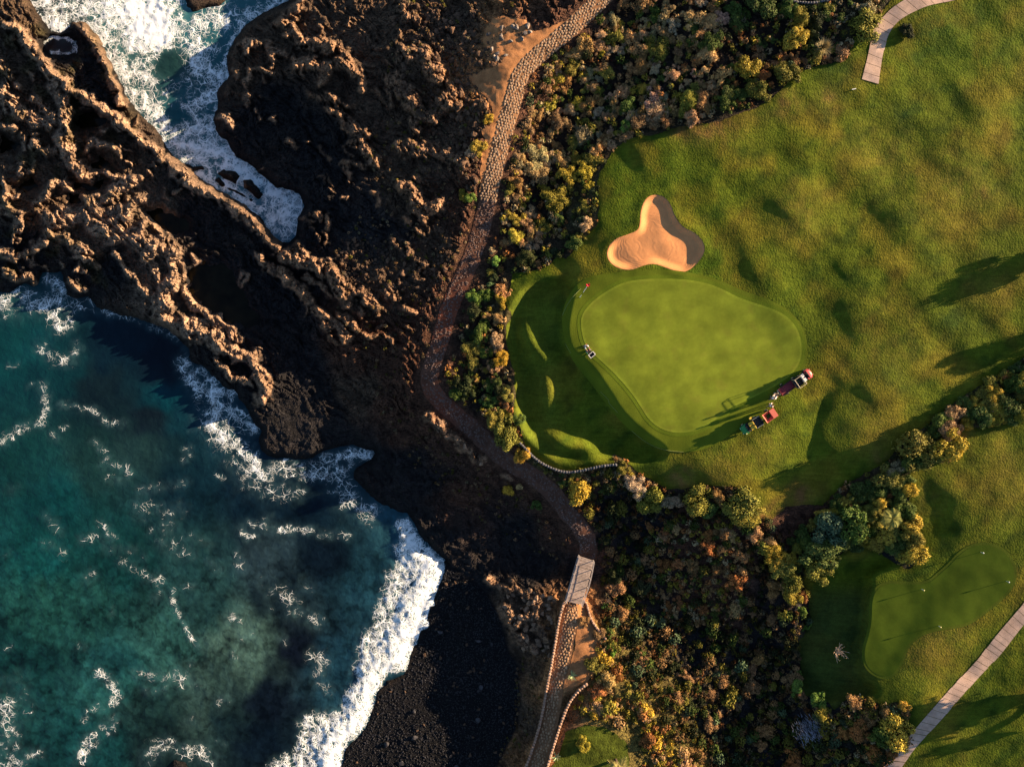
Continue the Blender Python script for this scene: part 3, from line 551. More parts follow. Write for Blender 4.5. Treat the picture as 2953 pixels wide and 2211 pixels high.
# ------------------------------------------------------------------ GROUND
def ground():
    U, V = np.meshgrid(gridaxis(-70, 2282, 2.5, 4000), gridaxis(-60, 1716, 2.5, 4000))
    shp = U.shape; u = U.ravel(); v = V.ravel()
    z, f = heights(u, v, True)
    z = z - .3 * ss(-3, -14, f['lawn']) - .12 * np.maximum(np.maximum(ss(17, 13, f['path']), ss(15, 11, f['path2'])), ss(-3, -8, f['dirt']))
    z = z - .25 * ss(4, -6, f['bunk'])
    c = soil(u, v)
    a = u / 16.5; b = v / 16.5
    # raised lava tinted tan: sunlit look painted over weathered rock; moss by the water
    n1 = fbm(u / 25, v / 25, 3, 201)
    t = ss(.15, .8, f['rg']) * ss(-.6, -.1, n1)
    rockm = (1 - f['veg']) * ss(0, 10, f['lawn'])
    outer = ss(720, 420, u) * ss(0, 1, f['rg'] + 1)
    tan = np.array([.25, .145, .085])[None] * (1 - outer[:, None]) + np.array([.31, .20, .130])[None] * outer[:, None]
    c = c + (tan - c) * (t * rockm)[:, None] * .9
    mo = ss(.05, .45, fbm(u / 45, v / 45, 2, 207)) * ss(420, 150, u) * rockm * .45
    c = c + (np.array([.060, .048, .012])[None] - c) * mo[:, None]
    c = c * (.75 + .5 * f['cid'][:, None] * 1.0)
    wet = ss(26, 4, f['shore']) * rockm
    c = c * (1 - .6 * wet[:, None])
    bm = ss(6, -4, f['beach'])[:, None]; c = c * (1 - bm) + np.array([.005, .005, .0065])[None] * bm
    U2 = U; S = f['lawn'].reshape(shp); W = f['shore'].reshape(shp)
    keep = ~((S[:-1, :-1] < -26) & (S[1:, 1:] < -26) & (S[1:, :-1] < -26) & (S[:-1, 1:] < -26))
    keep &= ~((W[:-1, :-1] < -34) & (W[1:, 1:] < -34) & (W[1:, :-1] < -34) & (W[:-1, 1:] < -34))
    idx = np.arange(u.size).reshape(shp)
    F = np.stack([idx[1:, :-1][keep], idx[1:, 1:][keep], idx[:-1, 1:][keep], idx[:-1, :-1][keep]], 1)
    used = np.zeros(u.size, bool); used[F.ravel()] = True; rem = np.cumsum(used) - 1
    F = rem[F]; x, y, _ = world(u, v, z)
    P = np.stack([x, y, z], 1)[used]
    me = npmesh('lava_ground', P, F, M['ground'], False, c[used])
    tag(link('ground', me), kind='structure')
ground()

# ------------------------------------------------------------------ WATER
FOAM = [ # outline, radius, strength
 (A1((250,0),(400,60),(520,40)), 42, .75), (A1((900,-100),(930,60),(960,180)), 62, 1.5), (A1((700,60),(850,200),(1000,260)), 48, .95), (A1((620,180),(720,330),(800,480)), 30, .85), (A1((300,120),(400,190)), 18, 1.0),
 (A1((1150,180),(1300,150),(1450,140),(1600,100),(1800,0)), 26, .72), (A1((1250,280),(1250,420),(1350,480),(1440,470)), 30, .8), (A1((830,440),(960,520)), 24, .75), (A1((850,600),(950,700),(1050,800)), 26, .9), (A1((1180,700),(1340,620),(1370,560)), 20, .7), (A1((1100,820),(1200,860),(1350,800)), 36, .8),
 (A1((1150,930),(1300,970),(1450,980)), 40, 1.0), (A1((1450,1030),(1600,1120),(1750,1240)), 26, 1.2), (A1((1750,1240),(1850,1300),(1800,1400)), 40, 1.05), (A1((1430,1170),(1500,1230),(1640,1330)), 14, 1.1), (A1((1260,1110),(1330,1140),(1380,1180)), 9, 1.1), (A1((1760,1440),(1820,1500)), 26, .5), (A1((1430,1110),(1500,1150),(1560,1180),(1620,1220)), 6, 1.0),
 (A1((1100,60),(1180,200)), 26, .55), (A1((1000,300),(1100,260),(1200,250)), 16, .6),
 (A1((290,270),(330,230),(420,240),(480,270),(480,330),(420,350),(330,340)), 6, .85),
 (B1((-300,330),(0,320),(100,270),(200,320),(330,330)), 17, 1.05), (B1((300,170),(380,200),(390,300),(340,400),(380,470),(430,440)), 11, 1.1), (B1((400,300),(480,340)), 16, .8), (B1((20,370),(120,370)), 16, .55), (B1((560,300),(600,340),(690,380)), 8, .9), (B1((690,380),(860,420),(960,470),(1100,520),(1130,560)), 6, .62), (B1((1180,600),(1170,700)), 10, .5),
 (B1((260,600),(320,660),(380,690),(450,680),(490,610)), 9, .75), (B1((480,560),(500,570)), 5, .6),
 (B1((-50,1200),(20,1200),(90,1150),(130,1110),(260,1080),(290,1000),(290,900),(270,850)), 8, .82), (B1((380,960),(450,970),(520,990),(590,990),(640,1050),(700,1080),(780,1080)), 6, .78), (B1((180,850),(210,830)), 4, .6), (B1((60,720),(110,710)), 5, .55),
 (B1((600,1200),(650,1250),(680,1290),(650,1340),(720,1350),(800,1370),(820,1410),(760,1440),(690,1430)), 7, .68), (B1((900,1510),(1000,1500),(1170,1460)), 8, .58), (B1((880,1600),(1000,1630),(1080,1640)), 10, .62),
 (B1((1170,700),(1200,780),(1260,860),(1330,870),(1400,880),(1480,880)), 17, .98), (B1((1270,740),(1380,830)), 10, .9), (B1((1330,870),(1380,980),(1460,1000),(1540,1040),(1610,1110)), 17, .95), (B1((1380,960),(1330,1080),(1400,1160),(1500,1200),(1560,1260),(1620,1340),(1660,1420)), 17, 1.0), (B1((1450,1000),(1430,1100),(1540,1220)), 20, .6), (B1((1620,1230),(1640,1330),(1700,1380)), 9, .8),
 (B1((1280,900),(1300,1050),(1420,1250),(1600,1420)), 26, .5), (B1((1660,1420),(1760,1380),(1850,1350),(1950,1400),(2100,1400),(2208,1330)), 22, .78), (B1((1560,1450),(1700,1500),(1900,1520)), 26, .5), (B1((2060,1300),(2208,1290)), 14, .7), (B1((2100,1500),(2208,1600)), 24, .5),
 (B2((0,1300),(80,1280),(190,1285)), 14, 1.0), (B2((0,1420),(40,1500),(100,1600),(200,1640)), 20, .8), (B2((0,1350),(50,1360)), 16, .7),
 (D1((290,60),(350,120),(380,160)), 9, .45), (D1((280,240),(340,250),(420,290)), 8, .5), (D1((640,110),(680,150),(700,210)), 7, .72), (D1((520,215),(600,190),(650,190)), 8, .62), (D1((680,270),(760,270),(850,280)), 9, .5), (D1((770,350),(830,370),(890,410),(940,450),(1030,470)), 8, .66), (D1((1080,120),(1030,200),(1100,270),(1210,290)), 12, .56), (D1((870,40),(1050,20)), 9, .6), (D1((1220,190),(1330,240)), 8, .5),
 (D1((1100,530),(1100,600),(1130,670),(1160,720),(1190,800),(1230,850),(1260,890)), 5, .82), (D1((1180,510),(1230,500)), 5, .7), (D1((630,1060),(680,1090),(720,1140),(740,1200),(720,1250)), 8, .92), (D1((540,1350),(580,1290),(630,1280)), 7, .8), (D1((520,1600),(540,1520),(600,1460)), 10, 1.0), (D1((660,1400),(720,1360),(700,1430)), 9, .75), (D1((180,1580),(250,1570)), 8, .95), (D1((0,1625),(60,1640),(130,1630)), 9, .8),
 (D1((0,1240),(60,1280),(60,1400),(30,1500),(70,1560)), 18, .72), (D1((120,1100),(170,1300)), 16, .42), (D1((0,1100),(130,1110)), 10, .4), (D1((880,1060),(1000,1090),(1150,1080),(1160,1130)), 9, .66), (D1((1150,1060),(1300,1200)), 12, .42), (D1((940,1600),(1000,1540),(1080,1510),(1180,1550),(1270,1550),(1360,1640)), 13, .85), (D1((930,1160),(1040,1160)), 9, .55), (D1((1470,700),(1540,730)), 10, .6),
 (D1((1540,150),(1570,190),(1630,190)), 6, .8), (D1((1600,110),(1750,150),(1850,145),(1900,150),(1990,150)), 7, .85), (D1((2040,180),(2208,185)), 8, .62), (D1((1510,300),(1530,380)), 6, .68), (D1((1650,450),(1700,600),(1730,650)), 7, .42), (D1((1760,530),(1820,560),(1870,620),(1880,680),(1950,690),(2010,740)), 13, .74), (D1((1920,480),(1970,520)), 10, .45), (D1((1990,940),(2050,980),(2030,1060)), 11, .78), (D1((2020,1120),(2100,1160)), 9, .6), (D1((1320,350),(1390,400)), 6, .5),
]
BREAKER = D2((330,50),(400,50),(460,110),(500,190),(600,290),(680,370),(660,460),(600,620),(560,760),(490,860),(440,960),(400,1060),(280,1090),(230,1180),(200,1290),(130,1440),(30,1530),(0,1656),(-120,2200)) + D1((1560,2200),(1560,1656),(1640,1640),(1660,1580),(1800,1540),(1830,1440),(1810,1380),(1880,1290),(2100,1260),(2130,1150),(2208,1090)) + D2((0,1080),(40,900),(70,780),(130,740),(150,640),(200,540),(215,430),(290,330),(260,250),(320,200),(280,120))
def wcolor(u, v):
    pts = [(330,60,(.075,.19,.19)),(430,80,(.02,.12,.15)),(370,140,(.012,.045,.045)),(390,240,(.006,.06,.08)),(450,330,(.06,.17,.21)),(620,450,(.07,.17,.24)),(250,40,(.05,.15,.15)),(140,95,(.020,.014,.014)),(118,100,(.02,.014,.014)),(160,105,(.02,.014,.014)),
     (20,760,(.004,.060,.068)),(120,800,(.004,.045,.055)),(250,760,(.003,.018,.032)),(350,780,(.003,.010,.020)),(220,840,(.006,.022,.030)),(320,900,(.006,.016,.024)),(350,870,(.003,.055,.075)),(440,900,(.004,.035,.055)),(60,1000,(.006,.060,.060)),(200,1000,(.010,.052,.050)),(120,1080,(.004,.062,.066)),(300,960,(.012,.045,.046)),
     (400,1060,(.004,.025,.038)),(550,1060,(.003,.016,.030)),(650,1080,(.003,.014,.026)),(700,1200,(.003,.010,.018)),(100,1200,(.005,.075,.074)),(100,1300,(.012,.085,.070)),(200,1320,(.012,.080,.068)),(40,1450,(.006,.055,.052)),(260,1200,(.006,.062,.060)),(400,1200,(.010,.050,.052)),(430,1300,(.014,.060,.058)),(370,1390,(.030,.140,.120)),(530,1400,(.080,.190,.150)),(450,1450,(.045,.120,.100)),(250,1440,(.008,.060,.062)),(260,1480,(.020,.130,.120)),(300,1530,(.014,.055,.050)),(450,1550,(.025,.065,.055)),(200,1600,(.006,.060,.060)),(350,1600,(.006,.022,.020)),(480,1560,(.006,.022,.026)),
     (580,1200,(.020,.050,.062)),(600,1290,(.004,.012,.018)),(640,1400,(.003,.006,.012)),(560,1600,(.003,.010,.018)),(580,1520,(.004,.010,.018)),(800,1250,(.012,.060,.085)),(740,1450,(.012,.060,.090)),(850,1180,(.02,.09,.12))]
    pts = [(a, b, tuple(t * k for t, k in zip(q, (.62, .54, .58)))) if b > 600 else (a, b, tuple(t * .75 for t in q)) for a, b, q in pts]
    x = u + 22 * gn(u / 40, v / 40, 301) ; y = v + 22 * gn(u / 40, v / 40, 302)
    W = np.zeros(u.shape); c = np.zeros(u.shape + (3,))
    for (a, b, q) in pts:
        wt = 1 / (((x - a) ** 2 + (y - b) ** 2) / 900 + .35) ** 2
        W += wt; c += wt[:, None] * np.array(q)
    return c / W[:, None]
_fr = random.Random(5)
for _ in range(36):
    x = _fr.uniform(10, 640); y = _fr.uniform(900, 1640)
    if x > 700 - (y - 1100) * .3: continue
    a = _fr.uniform(-1.2, .9); p = []
    for k in range(3): p.append((x, y)); x += math.cos(a) * 7; y += math.sin(a) * 7; a += _fr.uniform(-.6, .6)
    FOAM.append((p, _fr.uniform(3, 10), _fr.uniform(.35, .62)))
def water():
    U, V = np.meshgrid(gridaxis(-40, 1010, 3.6, 4500), gridaxis(-40, 1700, 3.6, 4500))
    shp = U.shape; u = U.ravel(); v = V.ravel()
    sh = np.minimum(sdpoly(u, v, INLET), sdpoly(u, v, SEA)); sh = np.minimum(sh, sdpoly(u, v, POOL))
    for q in ISLES: pass
    foam = np.zeros(u.shape)
    wu = u + 5 * gn(u / 12, v / 12, 311); wv = v + 5 * gn(u / 12, v / 12, 312)
    for (pl, r, s) in FOAM:
        xs = [p[0] for p in pl]; ys = [p[1] for p in pl]; pad = r * 3
        m = (u > min(xs) - pad) & (u < max(xs) + pad) & (v > min(ys) - pad) & (v < max(ys) + pad)
        q_ = 1.0 if max(ys) < 570 else (.86 if max(ys) < 1100 and min(xs) > 380 else .70); rr_ = r * (1.2 if q_ > .8 else 1.75); d, _ = seg_dist(wu[m], wv[m], pl); foam[m] = np.maximum(foam[m], s * q_ * np.exp(-(d / rr_) ** 2))
    inl = sdpoly(u, v, INLET)
    foam = np.maximum(foam, .42 * ss(4, -10, inl) * ss(420, 240, np.abs(v - 200)))
    foam = np.maximum(foam, .75 * np.exp(-(inl / 7) ** 2) * (v < 330))
    fn = fbm(u / 16, v / 16, 3, 341); fn2 = fbm(u / 45, v / 45, 2, 342)
    foam = foam * np.clip(.86 + .75 * fn + .35 * fn2, .1, 1.25) * np.where(v > 560, .97, 1.14)
    br = sdpoly(wu - 14, wv, BREAKER)
    edge = sdpoly(u, v, SEA)
    bf = ss(8, -26, br) * (.66 + .40 * ss(-90, -14, edge) + .50 * fn)
    foam = np.maximum(foam, bf)
    for (hx, hy, hr) in ((974, 1223, 4), (912, 1190, 5), (890, 1261, 4)): foam *= 1 - .9 * np.exp(-((u - hx) ** 2 + (v - hy) ** 2) / hr ** 2)
    dk = np.exp(-(((u - 366) / 34) ** 2 + ((v - 140) / 34) ** 2) ** 2); foam *= 1 - .75 * dk
    dk = np.exp(-(((u - 383) / 26) ** 2 + ((v - 250) / 20) ** 2) ** 2); foam *= 1 - .6 * dk
    bed = np.clip(.18 + .8 * ss(1150, 1350, v) + .4 * ss(900, 1100, v), 0, 1)
    a = u / 16.5; b = v / 16.5
    z = .07 * fbm(a / 2.2, b / 2.2, 3, 321) + .10 * gn(a / 9 + b / 14, b / 9, 322)
    z = z + .13 * np.clip(foam, 0, 1.2) * (.4 + fbm(a / .8, b / .8, 3, 331)) * ss(6, -12, sh)
    z = z + .30 * np.exp(-((edge + 34) / 22) ** 2) * ss(20, -20, br) + .13 * ss(10, -30, br) * ridged(a / 1.7, b / 1.7, 3, 332)
    c = wcolor(u, v)
    foam = np.clip(foam, 0, 1.4)
    S = sh.reshape(shp); keep = (S[:-1, :-1] < 22) | (S[1:, 1:] < 22)
    idx = np.arange(u.size).reshape(shp)
    F = np.stack([idx[1:, :-1][keep], idx[1:, 1:][keep], idx[:-1, 1:][keep], idx[:-1, :-1][keep]], 1)
    used = np.zeros(u.size, bool); used[F.ravel()] = True; rem = np.cumsum(used) - 1; F = rem[F]
    x, y, _ = world(u, v, z)
    me = npmesh('sea_water', np.stack([x, y, z], 1)[used], F, M['water'], True, c[used], dict(foam=foam[used], bed=bed[used]))
    tag(link('sea_water', me), kind='structure')
water()
for q in POND:
    xs = [p[0] for p in q]; ys = [p[1] for p in q]
    pts = [(p[0] + (p[0] - sum(xs) / len(xs)) * .25, p[1] + (p[1] - sum(ys) / len(ys)) * .25) for p in q]
    n = len(pts); V = np.array([world(a, b, .42) for a, b in pts])
    me = bpy.data.meshes.new('tide_pool'); me.from_pydata([tuple(p) for p in V], [], [list(range(n))[::-1]]); me.materials.append(M['pool'])
    tag(link('tide_pool', me), kind='structure')

# ------------------------------------------------------------------ LAWNS, GREENS, BUNKER
def grasscol(u, v, f):
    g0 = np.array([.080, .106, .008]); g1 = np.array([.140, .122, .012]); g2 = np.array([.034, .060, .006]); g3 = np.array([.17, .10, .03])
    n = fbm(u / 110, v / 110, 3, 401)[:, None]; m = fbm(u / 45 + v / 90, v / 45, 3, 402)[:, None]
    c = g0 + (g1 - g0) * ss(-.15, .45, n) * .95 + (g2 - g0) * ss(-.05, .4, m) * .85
    def spot(a, b, r, s, col):
        nonlocal c
        t = s * np.exp(-((u - a) ** 2 + (v - b) ** 2) / r ** 2) * (.7 + .9 * (fbm(u / 20, v / 20, 2, 403)))
        c = c + (np.array(col) - c) * np.clip(t, 0, 1)[:, None]
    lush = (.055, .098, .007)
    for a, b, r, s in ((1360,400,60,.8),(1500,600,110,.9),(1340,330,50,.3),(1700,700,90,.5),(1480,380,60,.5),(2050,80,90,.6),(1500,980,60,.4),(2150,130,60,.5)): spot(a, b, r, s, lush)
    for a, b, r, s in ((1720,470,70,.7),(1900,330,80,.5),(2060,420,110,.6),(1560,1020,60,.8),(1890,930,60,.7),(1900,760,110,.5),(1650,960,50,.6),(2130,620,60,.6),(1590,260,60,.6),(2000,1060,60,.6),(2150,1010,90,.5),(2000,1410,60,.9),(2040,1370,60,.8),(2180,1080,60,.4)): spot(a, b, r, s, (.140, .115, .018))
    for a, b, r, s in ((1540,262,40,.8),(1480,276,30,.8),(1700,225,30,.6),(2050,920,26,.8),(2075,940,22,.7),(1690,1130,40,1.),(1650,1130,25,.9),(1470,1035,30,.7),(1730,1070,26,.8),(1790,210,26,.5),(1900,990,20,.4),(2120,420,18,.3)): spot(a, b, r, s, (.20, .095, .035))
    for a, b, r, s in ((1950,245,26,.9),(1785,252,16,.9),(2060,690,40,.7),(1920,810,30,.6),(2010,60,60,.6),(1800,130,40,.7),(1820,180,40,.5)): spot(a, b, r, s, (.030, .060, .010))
    low = ss(1500, 1400, u) * ss(560, 640, v) * ss(1100, 1250, 1360 - u + 0 * v)
    n2 = ss(1236, 1180, u)[:, None] * ss(600, 640, v)[:, None]
    c = c + (np.array([.085, .11, .012]) - c) * n2 * .6
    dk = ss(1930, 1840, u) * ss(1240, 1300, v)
    c = c + (np.array([.030, .045, .012]) - c) * (dk * .75)[:, None]  # cast shade beside the lower green painted into the grass
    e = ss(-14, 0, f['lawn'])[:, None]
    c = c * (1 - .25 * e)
    return c
OUT = chaikin([(1213,700),(1216,665),(1232,630),(1262,600),(1310,590),(1380,583),(1460,582),(1550,602),(1605,628),(1672,650),(1716,678),(1743,722),(1745,778),(1728,818),(1694,848),(1640,895),(1590,930),(1545,962),(1500,976),(1450,976),(1400,960),(1355,925),(1315,880),(1275,825),(1240,785),(1222,745)], 2)
def lj(p, s): return lambda u, v: np.maximum(sdpoly(u, v, p) + 3.0 * fbm(u / 13, v / 13, 2, s), -(sdpoly(u, v, BUNKER)) + 1.0)
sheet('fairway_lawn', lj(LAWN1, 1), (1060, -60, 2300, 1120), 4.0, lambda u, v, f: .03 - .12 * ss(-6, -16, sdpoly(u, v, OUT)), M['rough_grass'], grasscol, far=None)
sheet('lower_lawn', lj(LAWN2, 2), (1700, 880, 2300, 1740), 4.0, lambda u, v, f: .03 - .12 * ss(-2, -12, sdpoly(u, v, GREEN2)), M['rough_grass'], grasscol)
sheet('path_side_lawn', lj(LAWN3, 3), (1140, 1520, 1450, 1740), 4.0, .03, M['rough_grass'], lambda u, v, f: np.array([.055, .070, .009]) * (1 + .8 * fbm(u / 14, v / 14, 3, 430)[:, None]))
# land beyond the picture to the east
for nm, bx in (('outer_lawn', None),):
    U, V = np.meshgrid(np.concatenate([np.arange(2298, 2600, 12.), np.arange(2600, 6200, 90.)]), np.arange(-2600, 4300, 40.))
    u = U.ravel(); v = V.ravel(); z = base(u, v) - .02 - .15 * ss(2310, 2298, u); x, y, _ = world(u, v, z)
    idx = np.arange(u.size).reshape(U.shape); F = np.stack([idx[1:, :-1].ravel(), idx[1:, 1:].ravel(), idx[:-1, 1:].ravel(), idx[:-1, :-1].ravel()], 1)
    tag(link(nm, npmesh(nm, np.stack([x, y, z], 1), F, M['rough_grass'], True, np.tile(np.array([.09, .11, .012]), (len(u), 1)))), kind='structure')
def off(d, P): return lambda u, v: sdpoly(u, v, P) - d
sheet('green_apron', lambda u, v: sdpoly(u, v, OUT), (1190, 560, 1780, 1000), 3.5, lambda u, v, f: .06 - .12 * ss(0, -10, sdpoly(u, v, GREEN)), M['fringe'], lambda u, v, f: np.array([.100, .130, .010]) * (1 + .25 * fbm(u / 50, v / 50, 3, 411)[:, None]) + 0)
sheet('green_collar', off(8, GREEN), (1230, 580, 1760, 960), 3.0, lambda u, v, f: .072 - .12 * ss(-6, -14, sdpoly(u, v, GREEN)), M['fringe'], lambda u, v, f: np.array([.100, .140, .010]) * (1 + .15 * fbm(u / 40, v / 40, 3, 412)[:, None]))
def gcol(u, v, f):
    c = np.array([.145, .182, .016]) * (1 + .30 * fbm(u / 60 + v / 200, v / 40, 4, 413)[:, None]) * (1 + .015 * np.tanh(4 * np.sin((u * .5 + v) / 5.5)))[:, None]; c = c + (np.array([.15, .15, .02]) - c) * ss(.1, .5, fbm(u / 35, v / 35, 3, 416))[:, None] * .35
    e = np.exp(-((sdpoly(u, v, GREEN) + 2) / 2.2) ** 2)[:, None]
    return c * (1 + .35 * e)
sheet('putting_green', lambda u, v: sdpoly(u, v, GREEN), (1240, 590, 1750, 950), 2.6, .085, M['green'], gcol)
sheet('lower_green_collar', off(6, GREEN2), (1840, 1160, 2220, 1480), 3.0, lambda u, v, f: .06 - .12 * ss(-6, -14, sdpoly(u, v, GREEN2)), M['fringe'], lambda u, v, f: np.array([.08, .105, .010]) * (1 + .2 * fbm(u / 40, v / 40, 3, 414)[:, None]))
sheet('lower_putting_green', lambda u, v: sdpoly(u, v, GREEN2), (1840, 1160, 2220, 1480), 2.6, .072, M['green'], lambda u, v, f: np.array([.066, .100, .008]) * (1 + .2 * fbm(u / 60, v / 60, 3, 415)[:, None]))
sheet('sand_bunker', off(7, BUNKER), (1290, 400, 1545, 610), 2.6, lambda u, v, f: .02 - .14 * ss(0, 5, f['bunk']), M['sand'])

# ------------------------------------------------------------------ PATHS
def pathcol(u, v, f):
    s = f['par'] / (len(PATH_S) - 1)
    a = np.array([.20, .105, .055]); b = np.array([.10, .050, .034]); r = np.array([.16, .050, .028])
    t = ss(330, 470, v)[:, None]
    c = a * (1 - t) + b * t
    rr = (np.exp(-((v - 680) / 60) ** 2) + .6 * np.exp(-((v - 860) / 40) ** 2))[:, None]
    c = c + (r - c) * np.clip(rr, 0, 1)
    return c * (1 + .35 * fbm(u / 12, v / 12, 3, 421)[:, None])
wob = lambda u, v: 2.5 * fbm(u / 20, v / 20, 2, 422)
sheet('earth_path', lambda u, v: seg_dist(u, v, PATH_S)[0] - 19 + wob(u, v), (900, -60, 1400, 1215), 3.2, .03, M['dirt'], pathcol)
sheet('earth_verge', lambda u, v: sdpoly(u, v, DIRT) - 1 + 2 * wob(u, v), (1000, 20, 1250, 460), 3.2, lambda u, v, f: .045 - .03 * (f['path'] < 19), M['dirt'], lambda u, v, f: np.array([.36, .165, .068]) * (1 + .3 * fbm(u / 14, v / 14, 3, 423)[:, None]))
sheet('lower_earth_path', lambda u, v: seg_dist(u, v, PATH2_S)[0] - 18.5 , (1090, 1290, 1290, 1740), 3.0, .03, M['dirt'], lambda u, v, f: np.array([.24, .12, .06]) * (1 + .3 * fbm(u / 12, v / 12, 3, 424)[:, None]))
sheet('earth_bank', lambda u, v: sdpoly(u, v, DIRT2) - 1 + wob(u, v), (1210, 1280, 1330, 1500), 3.0, .045, M['dirt'], lambda u, v, f: np.array([.34, .155, .065]) * (1 + .3 * fbm(u / 12, v / 12, 3, 425)[:, None]))

def H1(u, v): return float(heights(np.array([float(u)]), np.array([float(v)]))[0])
def HN(u, v): return heights(np.asarray(u, float), np.asarray(v, float))
def hull_stone(n=8, h=.12, sd=0, dome=.35):
    r = random.Random(sd); bm = bmesh.new(); pts = []
    for i in range(n):
        a = 2 * math.pi * i / n + r.uniform(-.2, .2); q = r.uniform(.82, 1.05); pts.append((math.cos(a) * q, math.sin(a) * q))
    lo = [bm.verts.new((x * .98, y * .98, -h)) for x, y in pts]; mi = [bm.verts.new((x, y, h * .5)) for x, y in pts]; hi = [bm.verts.new((x * .72, y * .72, h * (1 - .3 * r.random()))) for x, y in pts]
    c = bm.verts.new((0, 0, h * 1.1))
    for i in range(n):
        j = (i + 1) % n
        bm.faces.new((lo[i], lo[j], mi[j], mi[i])); bm.faces.new((mi[i], mi[j], hi[j], hi[i])); bm.faces.new((hi[i], hi[j], c))
    me = bpy.data.meshes.new('stone'); bm.to_mesh(me); bm.free(); return me
STONES = [hull_stone(random.choice((5, 6, 7)), .5, i) for i in range(10)]
for m_ in STONES: m_.materials.append(M['cobble'])
def arrays(me):
    V = np.empty(len(me.vertices) * 3, np.float32); me.vertices.foreach_get('co', V); V = V.reshape(-1, 3)
    me.calc_loop_triangles(); T = np.empty(len(me.loop_triangles) * 3, np.int32); me.loop_triangles.foreach_get('vertices', T)
    return V, T.reshape(-1, 3)
def merge(srcs, items):
    """items: (src index, x, y, z, sx, sy, sz, rotz)"""
    Vs = []; Fs = []; n = 0
    data = [arrays(s) for s in srcs]
    for (k, x, y, z, sx, sy, sz, r) in items:
        V, F = data[k]; c, s = math.cos(r), math.sin(r); Q = V * (sx, sy, sz)
        Vs.append(np.stack([Q[:, 0] * c - Q[:, 1] * s + x, Q[:, 0] * s + Q[:, 1] * c + y, Q[:, 2] + z], 1)); Fs.append(F + n); n += len(V)
    return np.concatenate(Vs), np.concatenate(Fs)
def resample(pts, step):
    P = np.array(pts); d = np.r_[0, np.cumsum(np.hypot(*np.diff(P, axis=0).T))]; s = np.arange(0, d[-1], step)
    x = np.interp(s, d, P[:, 0]); y = np.interp(s, d, P[:, 1]); t = np.arctan2(np.gradient(y), np.gradient(x))
    return x, y, t
def paving(parent_name, pts, halfw, step, vmax, colr, label_limit=300, wfun=None):
    x, y, t = resample(pts, step); spots = []
    for i in range(len(x)):
        if y[i] > vmax or y[i] < -14: continue
        hw = wfun(y[i]) if wfun else halfw; nrow = max(2, int(round(2 * hw / step)))
        for k in range(nrow):
            o = -hw + (k + .5) * 2 * hw / nrow + random.uniform(-1.3, 1.3) + (.25 if i % 2 else -.25) * step * .8; ds = random.uniform(-.9, .9)
            if abs(o) > hw or random.random() < .07: continue
            u = x[i] - math.sin(t[i]) * o + math.cos(t[i]) * ds; v = y[i] + math.cos(t[i]) * o + math.sin(t[i]) * ds
            spots.append((u, v, random.uniform(.38, .53) * step / 16.5 * 1.08, t[i]))
    random.shuffle(spots)
    # the stones nearest the middle of the view first
    root = bpy.data.objects.new(parent_name, None); C.objects.link(root); tag(root, kind='structure')
    H = HN([s[0] for s in spots], [s[1] for s in spots]); rest = []
    for i, (u, v, r, tt) in enumerate(spots):
        X, Y, Z = world(u, v, H[i] + .035); k = random.randrange(len(STONES)); a = -tt + random.uniform(-.3, .3)
        sx = r * random.uniform(.95, 1.25); sy = r * random.uniform(.8, 1.05); sz = .13
        if i < label_limit:
            o = link('paving_stone', STONES[k], root, (X, Y, Z), (random.uniform(-.08, .08), random.uniform(-.08, .08), a), (sx, sy, sz)); g = random.uniform(.7, 1.25); o.color = (colr[0] * g, colr[1] * g, colr[2] * g, 1)
        else: rest.append((k, X, Y, Z, sx, sy, sz, a))
    if rest:
        V, F = merge(STONES, rest); o = link('paving_stones', npmesh('paving_stones', V, F, M['cobble'], False), root); o.color = (*colr, 1); o['kind'] = 'stuff'
paving('cobbled_path', PATH_S, 18.5, 5.8, 432, (.30, .20, .125))
paving('lower_cobbled_path', PATH2_S, 15, 6.2, 1700, (.38, .23, .125), wfun=lambda v: 15 - 2 * ss(1440, 1560, v))
# worn stones in the shaded stretch
it = []
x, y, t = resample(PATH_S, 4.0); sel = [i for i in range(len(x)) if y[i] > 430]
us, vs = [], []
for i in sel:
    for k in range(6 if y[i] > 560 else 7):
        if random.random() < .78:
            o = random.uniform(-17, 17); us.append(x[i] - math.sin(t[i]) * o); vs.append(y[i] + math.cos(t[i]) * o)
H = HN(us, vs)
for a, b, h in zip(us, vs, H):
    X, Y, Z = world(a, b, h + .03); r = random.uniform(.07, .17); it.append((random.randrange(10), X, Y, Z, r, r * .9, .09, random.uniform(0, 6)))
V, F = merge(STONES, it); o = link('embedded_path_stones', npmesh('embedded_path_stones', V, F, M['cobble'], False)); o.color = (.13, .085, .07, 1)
tag(o, 'small worn stones set in the shaded reddish earth path', 'path stones', None, 'stuff')

